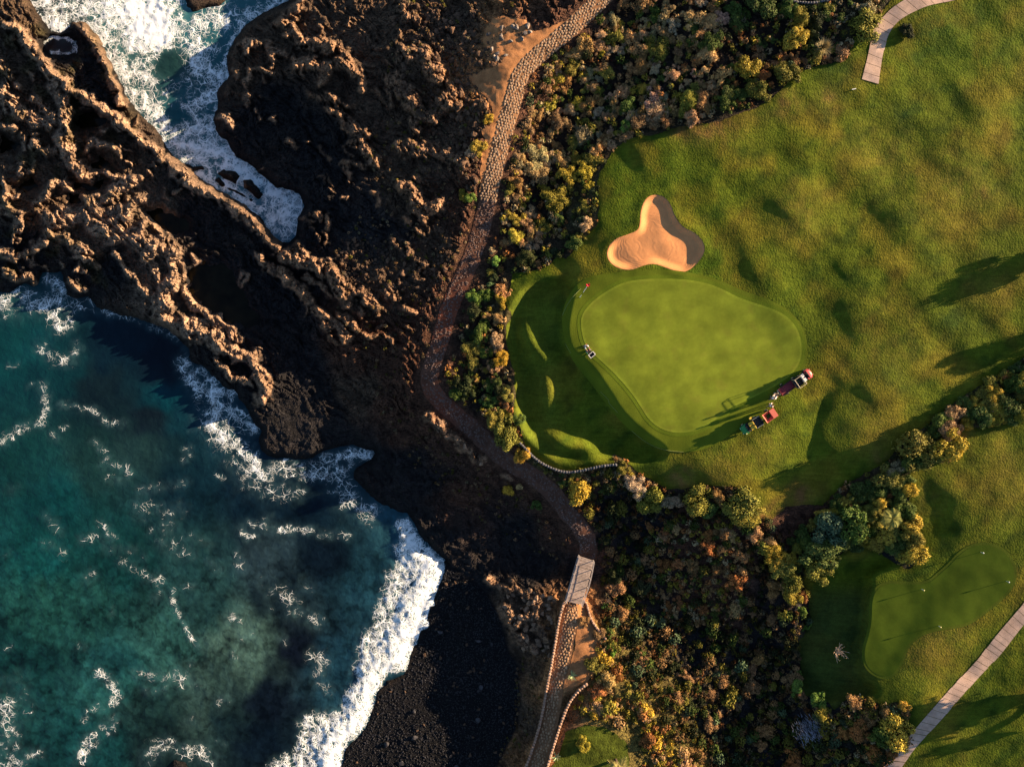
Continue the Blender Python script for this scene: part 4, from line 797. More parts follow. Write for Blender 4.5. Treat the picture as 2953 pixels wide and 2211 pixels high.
# concrete cart paths: one slab at a time
def slabs(name, L_, R_, length, first=0.0, skip=None):
    Lr = chaikin(L_, 2, False); Rr = chaikin(R_, 2, False)
    root = bpy.data.objects.new(name, None); C.objects.link(root); tag(root, kind='structure')
    PL = np.array(Lr); PR = np.array(Rr)
    dl = np.r_[0, np.cumsum(np.hypot(*np.diff(PL, axis=0).T))]; dl /= dl[-1]; dr = np.r_[0, np.cumsum(np.hypot(*np.diff(PR, axis=0).T))]; dr /= dr[-1]
    tot = np.hypot(*np.diff(PL, axis=0).T).sum(); s = 0.0; cuts = [0]
    while s < 1: s += length * random.uniform(.8, 1.25) / tot; cuts.append(min(s, 1))
    cuts = [c for c in cuts]; 
    for a, b in zip(cuts[:-1], cuts[1:]):
        if b - a < .004: continue
        g = random.choice((.3, .3, .6)) / tot; n = 5; bm = bmesh.new(); top = []; bot = []; jl = random.uniform(-1.0, 1.0); jr = random.uniform(-1.0, 1.0)
        ring = []
        for i in range(n): s = a + g + (b - a - 2 * g) * i / (n - 1); ring.append((np.interp(s, dl, PL[:, 0]) + jl * .5, np.interp(s, dl, PL[:, 1]) + jl * .4))
        ringr = []
        for i in range(n): s = a + g + (b - a - 2 * g) * i / (n - 1); ringr.append((np.interp(s, dr, PR[:, 0]) + jr * .5, np.interp(s, dr, PR[:, 1]) + jr * .4))
        mid = [((p[0] + q[0]) / 2, (p[1] + q[1]) / 2) for p, q in zip(ring, ringr)]
        allp = ring + mid + ringr; Hh = HN([p[0] for p in allp], [p[1] for p in allp])
        hh = sum(Hh) / len(Hh)
        VT = [bm.verts.new(world(p[0], p[1], float(h) + .07)) for p, h in zip(allp, Hh)]; VB = [bm.verts.new(world(p[0], p[1], float(h) - .15)) for p, h in zip(allp, Hh)]
        for c in range(2):
            for i in range(n - 1):
                q = (c * n + i, c * n + i + 1, (c + 1) * n + i + 1, (c + 1) * n + i); bm.faces.new([VT[k] for k in q])
        rim = [i for i in range(n)] + [2 * n - 1] + [3 * n - 1 - i for i in range(n)] + [n]
        for i in range(len(rim)):
            p, q = rim[i], rim[(i + 1) % len(rim)]; bm.faces.new((VT[p], VT[q], VB[q], VB[p]))
        bmesh.ops.recalc_face_normals(bm, faces=bm.faces)
        me = bpy.data.meshes.new('slab'); bm.to_mesh(me); bm.free(); me.materials.append(M['concrete']); link('slab', me, root)
slabs('cart_path', CART_L, CART_R, 15)
slabs('upper_cart_path', CART2_L, CART2_R, 20)

# ------------------------------------------------------------------ WALLS
def wall(name, pts, hw, h, material, label, step=6.5, two=True):
    x, y, t = resample(chaikin(pts, 2, False), step)
    zs = HN(x, y); mx, my, mz = world(x[0], y[0], zs[0])
    root = bpy.data.objects.new(name, None); C.objects.link(root); root.location = (mx, my, float(mz)); tag(root, label, 'stone wall')
    # core
    V = []; F = []
    for i in range(len(x)):
        for s in (-1, 1):
            u = x[i] - math.sin(t[i]) * hw * .75 * s; v = y[i] + math.cos(t[i]) * hw * .75 * s
            for zz in (zs[i] - .4, zs[i] + h - .10): X, Y, Z = world(u, v, zz); V.append((X - mx, Y - my, float(Z - mz)))
    for i in range(len(x) - 1):
        a = i * 4; b = a + 4; F += [(a, a + 1, b + 1, b), (a + 2, b + 2, b + 3, a + 3), (a + 1, a + 3, b + 3, b + 1)]
    me = bpy.data.meshes.new('rubble_core'); me.from_pydata(V, [], F); me.materials.append(material); link('rubble_core', me, root)
    metre = hw / 16.5
    for i in range(len(x)):
        u, v = x[i], y[i]; X, Y, Z = world(u, v, zs[i] + h - .1)
        me = STW[material.name][random.randrange(6)]
        o = link('capstone', me, root, (X - mx, Y - my, float(Z - mz) + .05), (random.uniform(-.1, .1), random.uniform(-.1, .1), -t[i] + random.uniform(-.12, .12)), (step / 16.5 * .55 * random.uniform(.9, 1.1), metre * random.uniform(.9, 1.15), .24 * random.uniform(.8, 1.2)))
STW = {}
for nm in ('wallstone', 'greystone'):
    l = []
    for i in range(6):
        me = hull_stone(7, .5, 50 + i); me.materials.append(M[nm]); l.append(me)
    STW[M[nm].name] = l
wall('stone_wall', D2((1437,598),(1425,620),(1400,700),(1375,850),(1350,1000),(1315,1170),(1280,1370),(1230,1530),(1185,1656),(1140,1780)), 3.3, .75, M['wallstone'], 'long tan stone parapet along the seaward edge of the lower cobbled path')
wall('stone_wall', D2((1570,1130),(1540,1150),(1500,1190),(1465,1240),(1440,1290),(1420,1345),(1400,1400),(1375,1480),(1350,1560),(1322,1656),(1290,1770)), 3.3, 1.0, M['wallstone'], 'curved brown stone wall on the grassy side of the lower path')
wall('stone_wall', D2((1535,590),(1560,600),(1578,635),(1588,690),(1620,750),(1660,800),(1700,850)), 2.8, .6, M['wallstone'], 'short rough stone edging bending right from the foot of the bridge', 6)
wall('dry_stone_wall', B2((1150,1210),(1180,1240),(1230,1295),(1300,1345),(1380,1380),(1450,1395),(1530,1385),(1600,1368),(1680,1350),(1760,1345)), 3.0, .7, M['greystone'], 'low grey dry stone wall curving below the rough at the south west of the green', 6)
wall('dry_stone_wall', A3((640,-10),(720,5),(780,18),(860,22),(930,8),(1000,-8)), 2.6, .6, M['greystone'], 'grey stone kerb wall at the top edge above the dark shrubs', 6)

# ------------------------------------------------------------------ FOOTBRIDGE
def box_me(name, sx, sy, sz, m, bev=0):
    bm = bmesh.new(); bmesh.ops.create_cube(bm, size=1); bmesh.ops.scale(bm, vec=(sx, sy, sz), verts=bm.verts)
    if bev: bmesh.ops.bevel(bm, geom=bm.edges[:], offset=bev, segments=2, affect='EDGES')
    me = bpy.data.meshes.new(name); bm.to_mesh(me); bm.free(); me.materials.append(m); return me
def bar(name, a, b, r, m, parent, sq=False, n=8):
    a = Vector(a); b = Vector(b); d = b - a
    bm = bmesh.new(); bmesh.ops.create_cone(bm, cap_ends=True, segments=4 if sq else n, radius1=r, radius2=r, depth=d.length)
    if sq: bmesh.ops.rotate(bm, verts=bm.verts, cent=(0, 0, 0), matrix=Matrix.Rotation(R(45), 3, 'Z'))
    me = bpy.data.meshes.new(name); bm.to_mesh(me); bm.free(); me.materials.append(m)
    o = link(name, me, parent, (a + b) / 2); o.rotation_euler = d.to_track_quat('Z', 'Y').to_euler(); return o
def bridge():
    zb = 4.05; cs = D2((1525,312),(1612,342),(1535,622),(1440,600))
    P = [Vector(world(a, b, zb)) for a, b in cs]          # tl, tr, br, bl
    root = bpy.data.objects.new('footbridge', None); C.objects.link(root); org = (P[0] + P[2]) / 2; root.location = org
    tag(root, 'narrow wooden plank footbridge with timber rails over the dark gully', 'footbridge')
    bow = D2((1590,450))[0]; n = 30
    for i in range(n):
        s = (i + .5) / n; a = P[0].lerp(P[3], s); b = P[1].lerp(P[2], s)
        b = b + (b - a).normalized() * .18 * math.sin(math.pi * s) * 1.0
        c = (a + b) / 2 - org; d = b - a; L = (P[3] - P[0]).length / n
        me = PLK[i % 4]; o = link('plank', me, root, (c.x, c.y, random.uniform(-.006, .006)), (0, 0, math.atan2(d.y, d.x) + random.uniform(-.004, .004)), (d.length * random.uniform(.985, 1.01), L * .84, 1)); g = random.uniform(.7, 1.2); o.color = (.34 * g, .265 * g, .225 * g, 1)
    for side in (0, 1):
        pts = []
        for s in np.linspace(0, 1, 6):
            a = P[0].lerp(P[3], s); b = P[1].lerp(P[2], s); dd = (b - a).normalized()
            b = b + dd * .18 * math.sin(math.pi * s); q = (a - dd * .06 if side == 0 else b + dd * .06) - org; pts.append(q)
        for q in pts: bar('post', q - Vector((0, 0, .25)), q + Vector((0, 0, 1.05)), .06, M['rail'], root, True)
        for a, b in zip(pts[:-1], pts[1:]):
            for hh in (.5, 1.05): bar('handrail', a + Vector((0, 0, hh)), b + Vector((0, 0, hh)), .035 if hh < 1 else .055, M['rail'], root, True)
        bar('beam', pts[0] - Vector((0, 0, .22)), pts[-1] - Vector((0, 0, .22)), .14, M['rail'], root, True)
PLK = [box_me('plank', 1, 1, .06, M['wood']) for _ in range(4)]
bridge()

# ------------------------------------------------------------------ PLANTS
def leaf_cloud(centers, radii, nleaf, size, rs, spread=.12, squash=.9):
    P = []; Nn = []
    C_ = np.array(centers); Rr = np.array(radii); w = Rr ** 2; w = w / w.sum()
    k = rs.choice(len(C_), nleaf * 2, p=w)
    d = rs.normal(size=(nleaf * 2, 3)); d /= np.linalg.norm(d, axis=1)[:, None]; d[:, 2] = np.where(d[:, 2] < -.3, -d[:, 2], d[:, 2])
    p = C_[k] + d * (Rr[k] * (1 + rs.normal(size=nleaf * 2) * spread))[:, None]
    ok = np.ones(len(p), bool)
    for c, r in zip(C_, Rr): ok &= np.linalg.norm(p - c, axis=1) > r * .86
    ok &= p[:, 2] > 0
    p = p[ok][:nleaf]; d = d[ok][:nleaf]
    nn = d + rs.normal(size=d.shape) * .55; nn /= np.linalg.norm(nn, axis=1)[:, None]
    t = np.cross(nn, rs.normal(size=nn.shape)); t /= np.linalg.norm(t, axis=1)[:, None] + 1e-9; b = np.cross(nn, t)
    s = size * rs.uniform(.6, 1.5, len(p))[:, None]
    V = np.stack([p - t * s, p + b * s * .55, p + t * s + nn * s * .3, p - b * s * .55], 1).reshape(-1, 3)
    F = np.arange(len(V)).reshape(-1, 4); return V, F
def lobes(rs, n, r0=(.28, .5), flat=.62, ax=1.0, far=1.0):
    c = [(rs.uniform(-.15, .15), rs.uniform(-.15, .15), .35 * flat)]; r = [rs.uniform(.32, .5)]
    for i in range(n):
        a = rs.uniform(0, 6.283); d = rs.uniform(.3, far); c.append((math.cos(a) * d * ax, math.sin(a) * d / ax, rs.uniform(.15, .75) * (1.25 - d) + .05)); r.append(rs.uniform(*r0) * (1.1 - .45 * d))
    return c, r
def core_mesh(c, r):
    bm = bmesh.new()
    for q, k in zip(c, r):
        bmesh.ops.create_icosphere(bm, subdivisions=1, radius=k * .80, matrix=Matrix.Translation(q))
    me = bpy.data.meshes.new('core'); bm.to_mesh(me); bm.free(); return arrays(me)
SHRUB = []; STEM = []
def make_shrubs():
    for i in range(18):
        rs = np.random.default_rng(100 + i); rd = i >= 12
        c, r = lobes(rs, [8, 10, 12, 14, 16, 11][i % 6], ((.15, .30) if i % 3 == 2 else (.18, .42)), ax=[1, 1.15, .9][i % 3])
        if rd: c, r = lobes(rs, 13, (.20, .34), far=.72)
        V, F = leaf_cloud(c, r, [2300, 2800, 2000][i % 3], [.046, .036, .048][i % 3], rs, [.20, .15, .28][i % 3])
        cv, cf = core_mesh(c, r); cf4 = np.concatenate([cf, cf[:, 2:3]], 1)
        me = npmesh('foliage', V, F, [M['foliage']], False); SHRUB.append(me)
        # twigs, plus an added dark core that blackens the gaps
        bm = bmesh.new(); vv = [bm.verts.new(p) for p in cv]
        for f in cf:
            try: bm.faces.new([vv[k] for k in f])
            except ValueError: pass
        for q in c[1:]:
            a = Vector((0, 0, -.25)); b = Vector(q); d = b - a; n = len(bm.verts)
            rr = bmesh.ops.create_cone(bm, cap_ends=False, segments=5, radius1=.05, radius2=.02, depth=d.length, matrix=Matrix.Translation((a + b) / 2) @ d.to_track_quat('Z', 'Y').to_matrix().to_4x4())
        me = bpy.data.meshes.new('stems_and_core'); bm.to_mesh(me); bm.free(); me.materials.append(M['core']); STEM.append(me)
make_shrubs()
COL = dict(olive=(0.207, 0.184, 0.030), green=(0.080, 0.116, 0.022), bright=(0.138, 0.231, 0.035), yellow=(0.359, 0.272, 0.035), brown=(0.290, 0.163, 0.065), dry=(0.442, 0.272, 0.119), grey=(0.359, 0.279, 0.150), rust=(0.345, 0.143, 0.045), pink=(0.483, 0.299, 0.169), dark=(0.036, 0.046, 0.015), gold=(0.469, 0.299, 0.037), blue=(0.097, 0.143, 0.069))
DESC = dict(olive='olive green', green='deep green', bright='fresh bright green', yellow='yellow green', brown='brown twiggy', dry='dry tan', grey='grey tan', rust='rust orange', pink='pale pinkish dry', dark='very dark', gold='golden', blue='bluish green')
placed = []
def shrub(u, v, r, col, label=None, group=None, h=None, z=None, name=None, cat='shrub', rd=False):
    """r in metres"""
    z = H1(u, v) if z is None else z; h = h or r * random.uniform(.6, 1.15)
    X, Y, Z = world(u, v, z - .1 * r)
    nm = name or ('dry_shrub' if col in ('brown', 'dry', 'grey', 'rust', 'pink') else 'green_shrub')
    root = bpy.data.objects.new(nm, None); C.objects.link(root); root.location = (X, Y, Z); root.rotation_euler = (0, 0, random.uniform(0, 6.28))
    k = random.randrange(12, 18) if rd else random.randrange(12); b = COL[col]; g = random.uniform(.75, 1.3)
    fs = 1.0; o = link('foliage', SHRUB[k], root, scale=(r * random.uniform(.8, 1.3), r * random.uniform(.75, 1.15), h)); o.color = (b[0] * g * random.uniform(.9, 1.1), b[1] * g, b[2] * g * random.uniform(.8, 1.2), 1)
    s = link('stems_and_core', STEM[k], root, scale=o.scale)
    tag(root, label, cat, group); placed.append((u, v, r * 16.5)); return root

NAMED = [ # (u, v, r m, colour, label, height factor)
 (1129, 980, 1.35, 'gold', 'round golden shrub at the start of the low grey dry stone wall'),
 (1244, 1062, 2.1, 'gold', 'big round yellow topped shrub standing alone between the earth path and the grey wall'),
 (1095, 935, 1.9, 'olive', 'large olive shrub on the path side just above the round golden shrub'),
 (1072, 905, 1.4, 'olive', 'olive shrub at the top of the clump beside the bend of the path'),
 (1120, 905, .9, 'green', 'small green shrub tucked behind the large olive shrub by the path bend'),
 (1263, 487, 1.15, 'pink', 'pale pinkish ball shaped shrub at the lawn edge left of the sand bunker'),
 (1024, 640, 1.0, 'bright', 'round bright green shrub close to the east side of the red earth path'),
 (1072, 565, .8, 'bright', 'small round bright green shrub above the east side of the path'),
 (1060, 615, .6, 'blue', 'little bluish green shrub between two bright green ones by the path'),
 (1350, 275, .75, 'bright', 'small round bright green shrub at the top west corner of the fairway'),
 (1263, 300, 1.6, 'grey', 'wide grey tan shrub in the middle of the north thicket'),
 (1098, 1060, .9, 'gold', 'small sunlit golden shrub on the seaward side of the earth path'),
 (1122, 1052, .5, 'dry', 'tiny dry shrub beside the small golden one on the seaward side of the path'),
 (1400, 1072, 1.7, 'olive', 'first rounded olive shrub from the left in the hedge below the green'),
 (1365, 1040, 1.3, 'grey', 'grey green shrub at the end of the dry stone wall where the hedge begins'),
 (1344, 1008, 1.1, 'olive', 'leafy shrub crest right at the east end of the dry stone wall'),
 (1440, 1085, 1.2, 'grey', 'grey tan shrub in the hedge below the green between two round green ones'),
 (1460, 1083, 1.0, 'pink', 'pinkish dry shrub between the rounded green shrubs of the hedge'),
 (1508, 1080, 2.0, 'olive', 'large rounded pale green shrub in the middle of the hedge below the green'),
 (1548, 1075, 1.2, 'brown', 'brown topped shrub squeezed between the two large hedge shrubs'),
 (1590, 1082, 2.2, 'olive', 'large sunlit round shrub at the east end of the hedge below the green'),
 (1614, 1105, 1.2, 'yellow', 'yellow green shrub below the east end of the hedge beside the red earth'),
 (1628, 1150, 1.3, 'dry', 'tan shrub just left of the orange earth patch'),
 (1668, 1190, 1.6, 'yellow', 'elongated yellow green shrub right below the orange earth patch'),
 (1690, 1230, 1.5, 'olive', 'olive shrub in the row running down from the orange earth patch'),
 (1705, 1275, 1.5, 'yellow', 'yellow shrub in the row along the dark lower lawn'),
 (1730, 1288, 1.0, 'rust', 'rusty orange shrub at the edge of the dark lower lawn'),
 (1655, 1170, 1.2, 'dry', 'second tan shrub below the orange earth patch'),
 (1680, 1212, 1.4, 'yellow', 'yellow green shrub halfway down the row from the orange earth patch'),
 (1700, 1252, 1.6, 'olive', 'broad olive shrub in the row above the rusty orange one'),
 (1715, 1262, 1.1, 'gold', 'golden shrub at the outer edge of the row above the rusty orange one'),
 (1600, 1110, 1.9, 'yellow', 'sunlit yellow green shrub hanging down from the east end of the hedge'),
 (1380, 1058, 1.2, 'grey', 'grey green shrub in the left part of the hedge below the green'),
 (1420, 1090, 1.2, 'olive', 'olive shrub low in the left part of the hedge below the green'),
 (1535, 1100, 1.4, 'green', 'green shrub low in the middle of the hedge below the green'),
 (1960, 1060, 1.2, 'yellow', 'yellow green shrub at the head of the narrow hedge by the lower lawn'),
 (1330, 1235, 1.9, 'dark', 'wide very dark green shrub right of the footbridge'),
 (1385, 1265, 1.5, 'dark', 'dark green shrub in the shade below the reddish slope'),
 (1729, 1316, .85, 'bright', 'small bright mint green shrub at the edge of the dark lawn, upper of two'),
 (1739, 1350, .75, 'bright', 'small bright mint green shrub at the edge of the dark lawn, lower of two'),
 (1724, 1450, .5, 'bright', 'tiny bright green shrub at the west edge of the dark lower lawn'),
 (1715, 1482, 1.2, 'bright', 'bright green shrub above the silvery spiky plant'),
 (1768, 1510, 1.4, 'bright', 'bright green round shrub at the upper right of the silvery spiky plant'),
 (1775, 1535, 1.2, 'yellow', 'yellow green shrub touching the right side of the silvery spiky plant'),
 (1841, 1508, 1.3, 'dry', 'tan domed shrub at the bottom of the dark lower lawn'),
 (1950, 1523, .85, 'gold', 'small round golden shrub alone on the grass by the lower cart path'),
 (1930, 1575, 2.2, 'yellow', 'large yellow green shrub beside the lower end of the cart path'),
 (1895, 1585, 1.5, 'green', 'green shrub left of the large yellow green one by the lower cart path'),
 (1850, 1570, 1.4, 'rust', 'orange tinged shrub in the bottom clump near the cart path'),
 (1765, 1195, 2.0, 'green', 'dark green tree like shrub beside the shaded red soil'),
 (1735, 1175, 1.3, 'green', 'narrow green shrub at the left end of the shaded clump by the red soil'),
 (1785, 1140, 2.2, 'blue', 'broad bluish green shrub at the top of the shaded clump'),
 (1830, 1130, 2.2, 'green', 'dense green shrub in the middle of the shaded clump'),
 (1795, 1170, 1.7, 'green', 'green shrub in front of the dense shaded clump'),
 (1766, 1226, 1.7, 'olive', 'sunlit olive shrub at the lower tip of the shaded clump'),
 (1847, 1060, 1.3, 'green', 'solitary green shrub on the shaded fairway edge above the clump'),
 (1905, 1030, 1.8, 'olive', 'yellowish shrub at the bend of the hedge beside the palm'),
 (1930, 1010, 1.3, 'grey', 'grey shrub with pale dead tips in the hedge'),
 (1962, 970, 2.5, 'olive', 'big rounded pale green shrub on the left in the hedge between two lawns'),
 (1990, 950, 1.5, 'olive', 'smaller pale green shrub leaning on the big rounded hedge shrub'),
 (2035, 965, 2.2, 'yellow', 'big rounded yellow green shrub on the right in the hedge between two lawns'),
 (2045, 925, 1.5, 'brown', 'brown green shrub above the big yellow green hedge shrub'),
 (2060, 895, 1.5, 'dry', 'tan shrub in the hedge between two lawns'),
 (1960, 1130, 1.5, 'yellow', 'upper sunlit shrub of the narrow hedge at the west edge of the lower lawn'),
 (1965, 1165, 1.6, 'olive', 'middle shrub of the narrow hedge at the west edge of the lower lawn'),
 (1968, 1200, 1.6, 'yellow', 'lowest shrub of the narrow hedge at the west edge of the lower lawn'),
 (1950, 1095, 1.4, 'green', 'green shrub topping the narrow hedge at the west edge of the lower lawn'),
 (1905, 1150, 1.3, 'yellow', 'yellow tipped shrub below the palm in the shaded clump'),
 (1869, 62, 1.9, 'olive', 'round pale olive shrub left of the curving upper cart path'),
 (1865, 30, 1.2, 'grey', 'grey olive shrub above the round one by the upper cart path'),
 (1955, 71, 1.0, 'dark', 'dark round shrub alone on the grass right of the upper cart path'),
 (1720, 50, 1.5, 'olive', 'tall olive shrub in the clump left of the spiky yucca'),
 (1712, 90, 1.6, 'yellow', 'yellow green shrub left of the spiky yucca'),
 (1700, 25, 1.2, 'green', 'upper green shrub near the grey stone kerb wall'),
 (1695, 165, 1.5, 'olive', 'sunlit round olive shrub at the corner of the thicket by the fairway'),
 (1632, 205, 1.8, 'olive', 'round yellowish olive shrub bulging onto the fairway edge'),
 (1610, 150, 1.6, 'yellow', 'yellow shrub behind the bulging olive one at the fairway edge'),
 (1640, 15, 1.8, 'green', 'large green shrub at the top of the north thicket'),
 (1480, 225, 1.4, 'olive', 'sunlit olive shrub at the south rim of the north thicket'),
 (1160, 1090, .9, 'green', 'low green shrub seaward of the path near the footbridge'),
 (1320, 1400, 1.0, 'bright', 'bright green shrub at the tip of the stone edging below the footbridge'),
 (1259, 1602, 1.15, 'yellow', 'round yellow green shrub alone on the small lawn by the lower path'),
 (1292, 1365, 1.0, 'brown', 'brown twiggy shrub on the bare earth below the footbridge'),
 (1262, 1338, .8, 'brown', 'small brown shrub beside the cobbles just below the footbridge'),
 (1283, 1430, 1.3, 'olive', 'mossy olive shrub above the curved brown stone wall'),
 (1310, 1310, .7, 'bright', 'small lime shrub right of the stone edging by the footbridge'),
 (1050, 458, 0, 'olive', None),
 (1017, 430, .8, 'bright', 'small lime green shrub on the west verge of the path'),
 (1003, 425, .9, 'yellow', 'yellowish shrub next to the lime green one on the west verge'),
 (1035, 320, 1.1, 'yellow', 'yellow green shrub on the orange verge west of the cobbled path'),
 (1017, 330, 1.1, 'pink', 'pale dry shrub left of the yellow green one on the orange verge'),
 (1056, 260, .8, 'gold', 'narrow golden shrub on the orange verge'),
 (1080, 650, 1.2, 'gold', 'sunlit golden shrub at the top of the row on the west rim of the rough'),
 (1072, 690, 1.0, 'dry', 'tan shrub in the row on the west rim of the rough'),
 (1075, 735, 1.1, 'pink', 'pale rocky looking shrub in the row on the west rim of the rough'),
 (1083, 775, 1.1, 'gold', 'golden shrub at the foot of the row on the west rim of the rough'),
 (1095, 853, 1.0, 'olive', 'olive shrub low on the west rim of the rough'),
 (1075, 820, .9, 'green', 'shaded green shrub low on the west rim of the rough'),
 (985, 845, 1.1, 'green', 'shaded round green shrub inside the bend of the earth path'),
]
NAMED = [(t_[0], t_[1], t_[2] * (1.28 if t_[2] >= 1.3 and t_[3] in ('olive', 'yellow', 'green', 'blue') else 1.08), t_[3], t_[4]) for t_ in NAMED if t_[2] > 0]
for t_, h_ in zip(NAMED, HN([t_[0] for t_ in NAMED], [t_[1] for t_ in NAMED])): shrub(*t_[:5], z=float(h_), rd=True, h=t_[2] * random.uniform(.8, 1.05))
REG = [ # polygon, count, min/max radius, colours, label place, group
 (THK_A, 290, (.6, 1.75), ['brown','dry','olive','grey','yellow','dry','brown','olive','pink','green'], 'in the north thicket between the cobbled path and the fairway', 'shrubs of the north thicket'),
 (THK_B, 18, (.5, 1.0), ['green','olive','dark'], 'in the shaded hollow between path and stone wall', 'shrubs in the hollow by the dry stone wall'),
 (THK_C, 250, (.6, 1.7), ['olive','green','rust','brown','dark','green','blue','yellow'], 'in the south thicket below the green', 'shrubs of the south thicket'),
 (THK_D, 95, (.9, 1.9), ['olive','green','olive','yellow','green'], 'in the hedge dividing the two lawns', 'shrubs of the dividing hedge'),
]
cand = []; DRY = ('brown', 'dry', 'grey', 'rust', 'pink'); ngreen = sum(1 for q in NAMED if q[3] not in DRY); ndry = len(NAMED) - ngreen
def rgcol(u, v, i, cols):
    if i == 2:
        if v > 1370 + (u - 1280) * 1.25: return random.choice(['gold','yellow','rust','gold','olive','dry','bright'])
        if 1400 < u < 1600 and 1120 < v < 1340: return random.choice(['rust','brown','dry','rust','olive','yellow'])
        if v > 1560 and u > 1700: return random.choice(['olive','yellow','rust','green'])
        return random.choice(['green','dark','dark','green','dark','blue','brown'])
    if i == 0:
        if v > 540 or (u < 1110 and v > 480): return random.choice(['dark','green','dark','brown','dark','olive'])
        if u > 1560 and v < 120: return random.choice(['green','olive','dark','green'])
        if 1170 < u < 1300 and v > 360: return random.choice(['olive','yellow','green','olive'])
        if 1560 < u: return random.choice(['rust','brown','olive','green','brown'])
        return random.choice(cols)
    return random.choice(cols)
def where(i, u, v):
    if i == 0:
        if v > 800: return 'inside the bend of the red earth path'
        if v > 560: return 'between the red earth path and the rough'
        if v > 430: return 'beside the shaded path left of the bunker' if u < 1190 else 'beside the lawn left of the bunker'
        if u < 1240: return 'on the bank right of the cobbled path, ' + ('upper part' if v < 220 else 'lower part')
        if u > 1620: return 'left of the spiky yucca' if u < 1760 else 'between the yucca and the upper cart path'
        if u > 1430: return 'near the top edge above the fairway' if v < 110 else 'just above the fairway edge'
        return 'at the top where the cobbled path leaves the frame' if v < 110 else 'in the middle of the north thicket'
    if i == 1: return 'in the shaded hollow beside the grey dry stone wall'
    if i == 2:
        if u > 1700: return 'near the silvery spiky plant' if v > 1450 else 'at the left edge of the dark lower lawn'
        if v < 1180: return 'near the lone golden topped shrub' if u < 1450 else 'just below the hedge of the green'
        if v > 1540: return 'along the bottom edge of the south thicket' if u > 1480 else 'right of the small bottom lawn'
        if u < 1420: return 'right of the footbridge and lower path' if v < 1400 else 'above the small bottom lawn'
        return 'on the reddish slope of the south thicket' if v < 1340 else 'in the dark lower half of the south thicket'
    return 'in the hedge near the right edge' if u > 2080 else 'in the shaded clump below the fairway' if u < 1900 else 'in the middle of the hedge between two lawns'
pool_scrub = []
for i in (3, 1, 0, 2):
    poly, n, (ra, rb), cols, place, grp = REG[i]
    xs = [p[0] for p in poly]; ys = [p[1] for p in poly]; got = 0; NT = 9000
    gu = np.array([random.uniform(max(min(xs), -30), min(max(xs), 2240)) for _ in range(NT)]); gv = np.array([random.uniform(max(min(ys), -30), min(max(ys), 1690)) for _ in range(NT)])
    gr = np.array([ra + (rb - ra) * random.random() ** 1.6 for _ in range(NT)])
    good = (sdpoly(gu, gv, poly) < -6) & (seg_dist(gu, gv, PATH_S)[0] > 23 + gr * 9) & (seg_dist(gu, gv, PATH2_S)[0] > 22 + gr * 8) & (np.minimum(sdpoly(gu, gv, LAWN1), sdpoly(gu, gv, LAWN2)) > gr * 4)
    good &= ~((gu > 1205) & (gu < 1300) & (gv > 1185) & (gv < 1320)) & (sdpoly(gu, gv, DIRT2) > 6) & ~((np.abs(gu - 1741) < 40) & (np.abs(gv - 1569) < 36))
    if i == 2: good &= (sdpoly(gu, gv, LAWN3) > 4) & ~((gv < 1122) & (gu > 1350) & (gu < 1640))
    for u, v, r in zip(gu[good].tolist(), gv[good].tolist(), gr[good].tolist()):
        if got >= n: break
        if any((u - a) ** 2 + (v - b) ** 2 < ((r * 16.5 + c) * (.40 if i == 3 else .50)) ** 2 for a, b, c in placed): continue
        col = rgcol(u, v, i, cols); isdry = col in DRY
        if (ndry if isdry else ngreen) >= 294:
            continue
        if isdry: ndry += 1
        else: ngreen += 1
        size = 'small' if r < .8 else ('mid sized' if r < 1.1 else 'large')
        cand.append((u, v, r, col, f'{size} {DESC[col]} shrub {where(i, u, v)}', grp)); placed.append((u, v, r * 16.5)); got += 1
Hs = HN([c[0] for c in cand], [c[1] for c in cand])
for c, h in zip(cand, Hs): 
    shrub(*c[:6], z=float(h), rd='hedge' in c[5]); placed.pop()

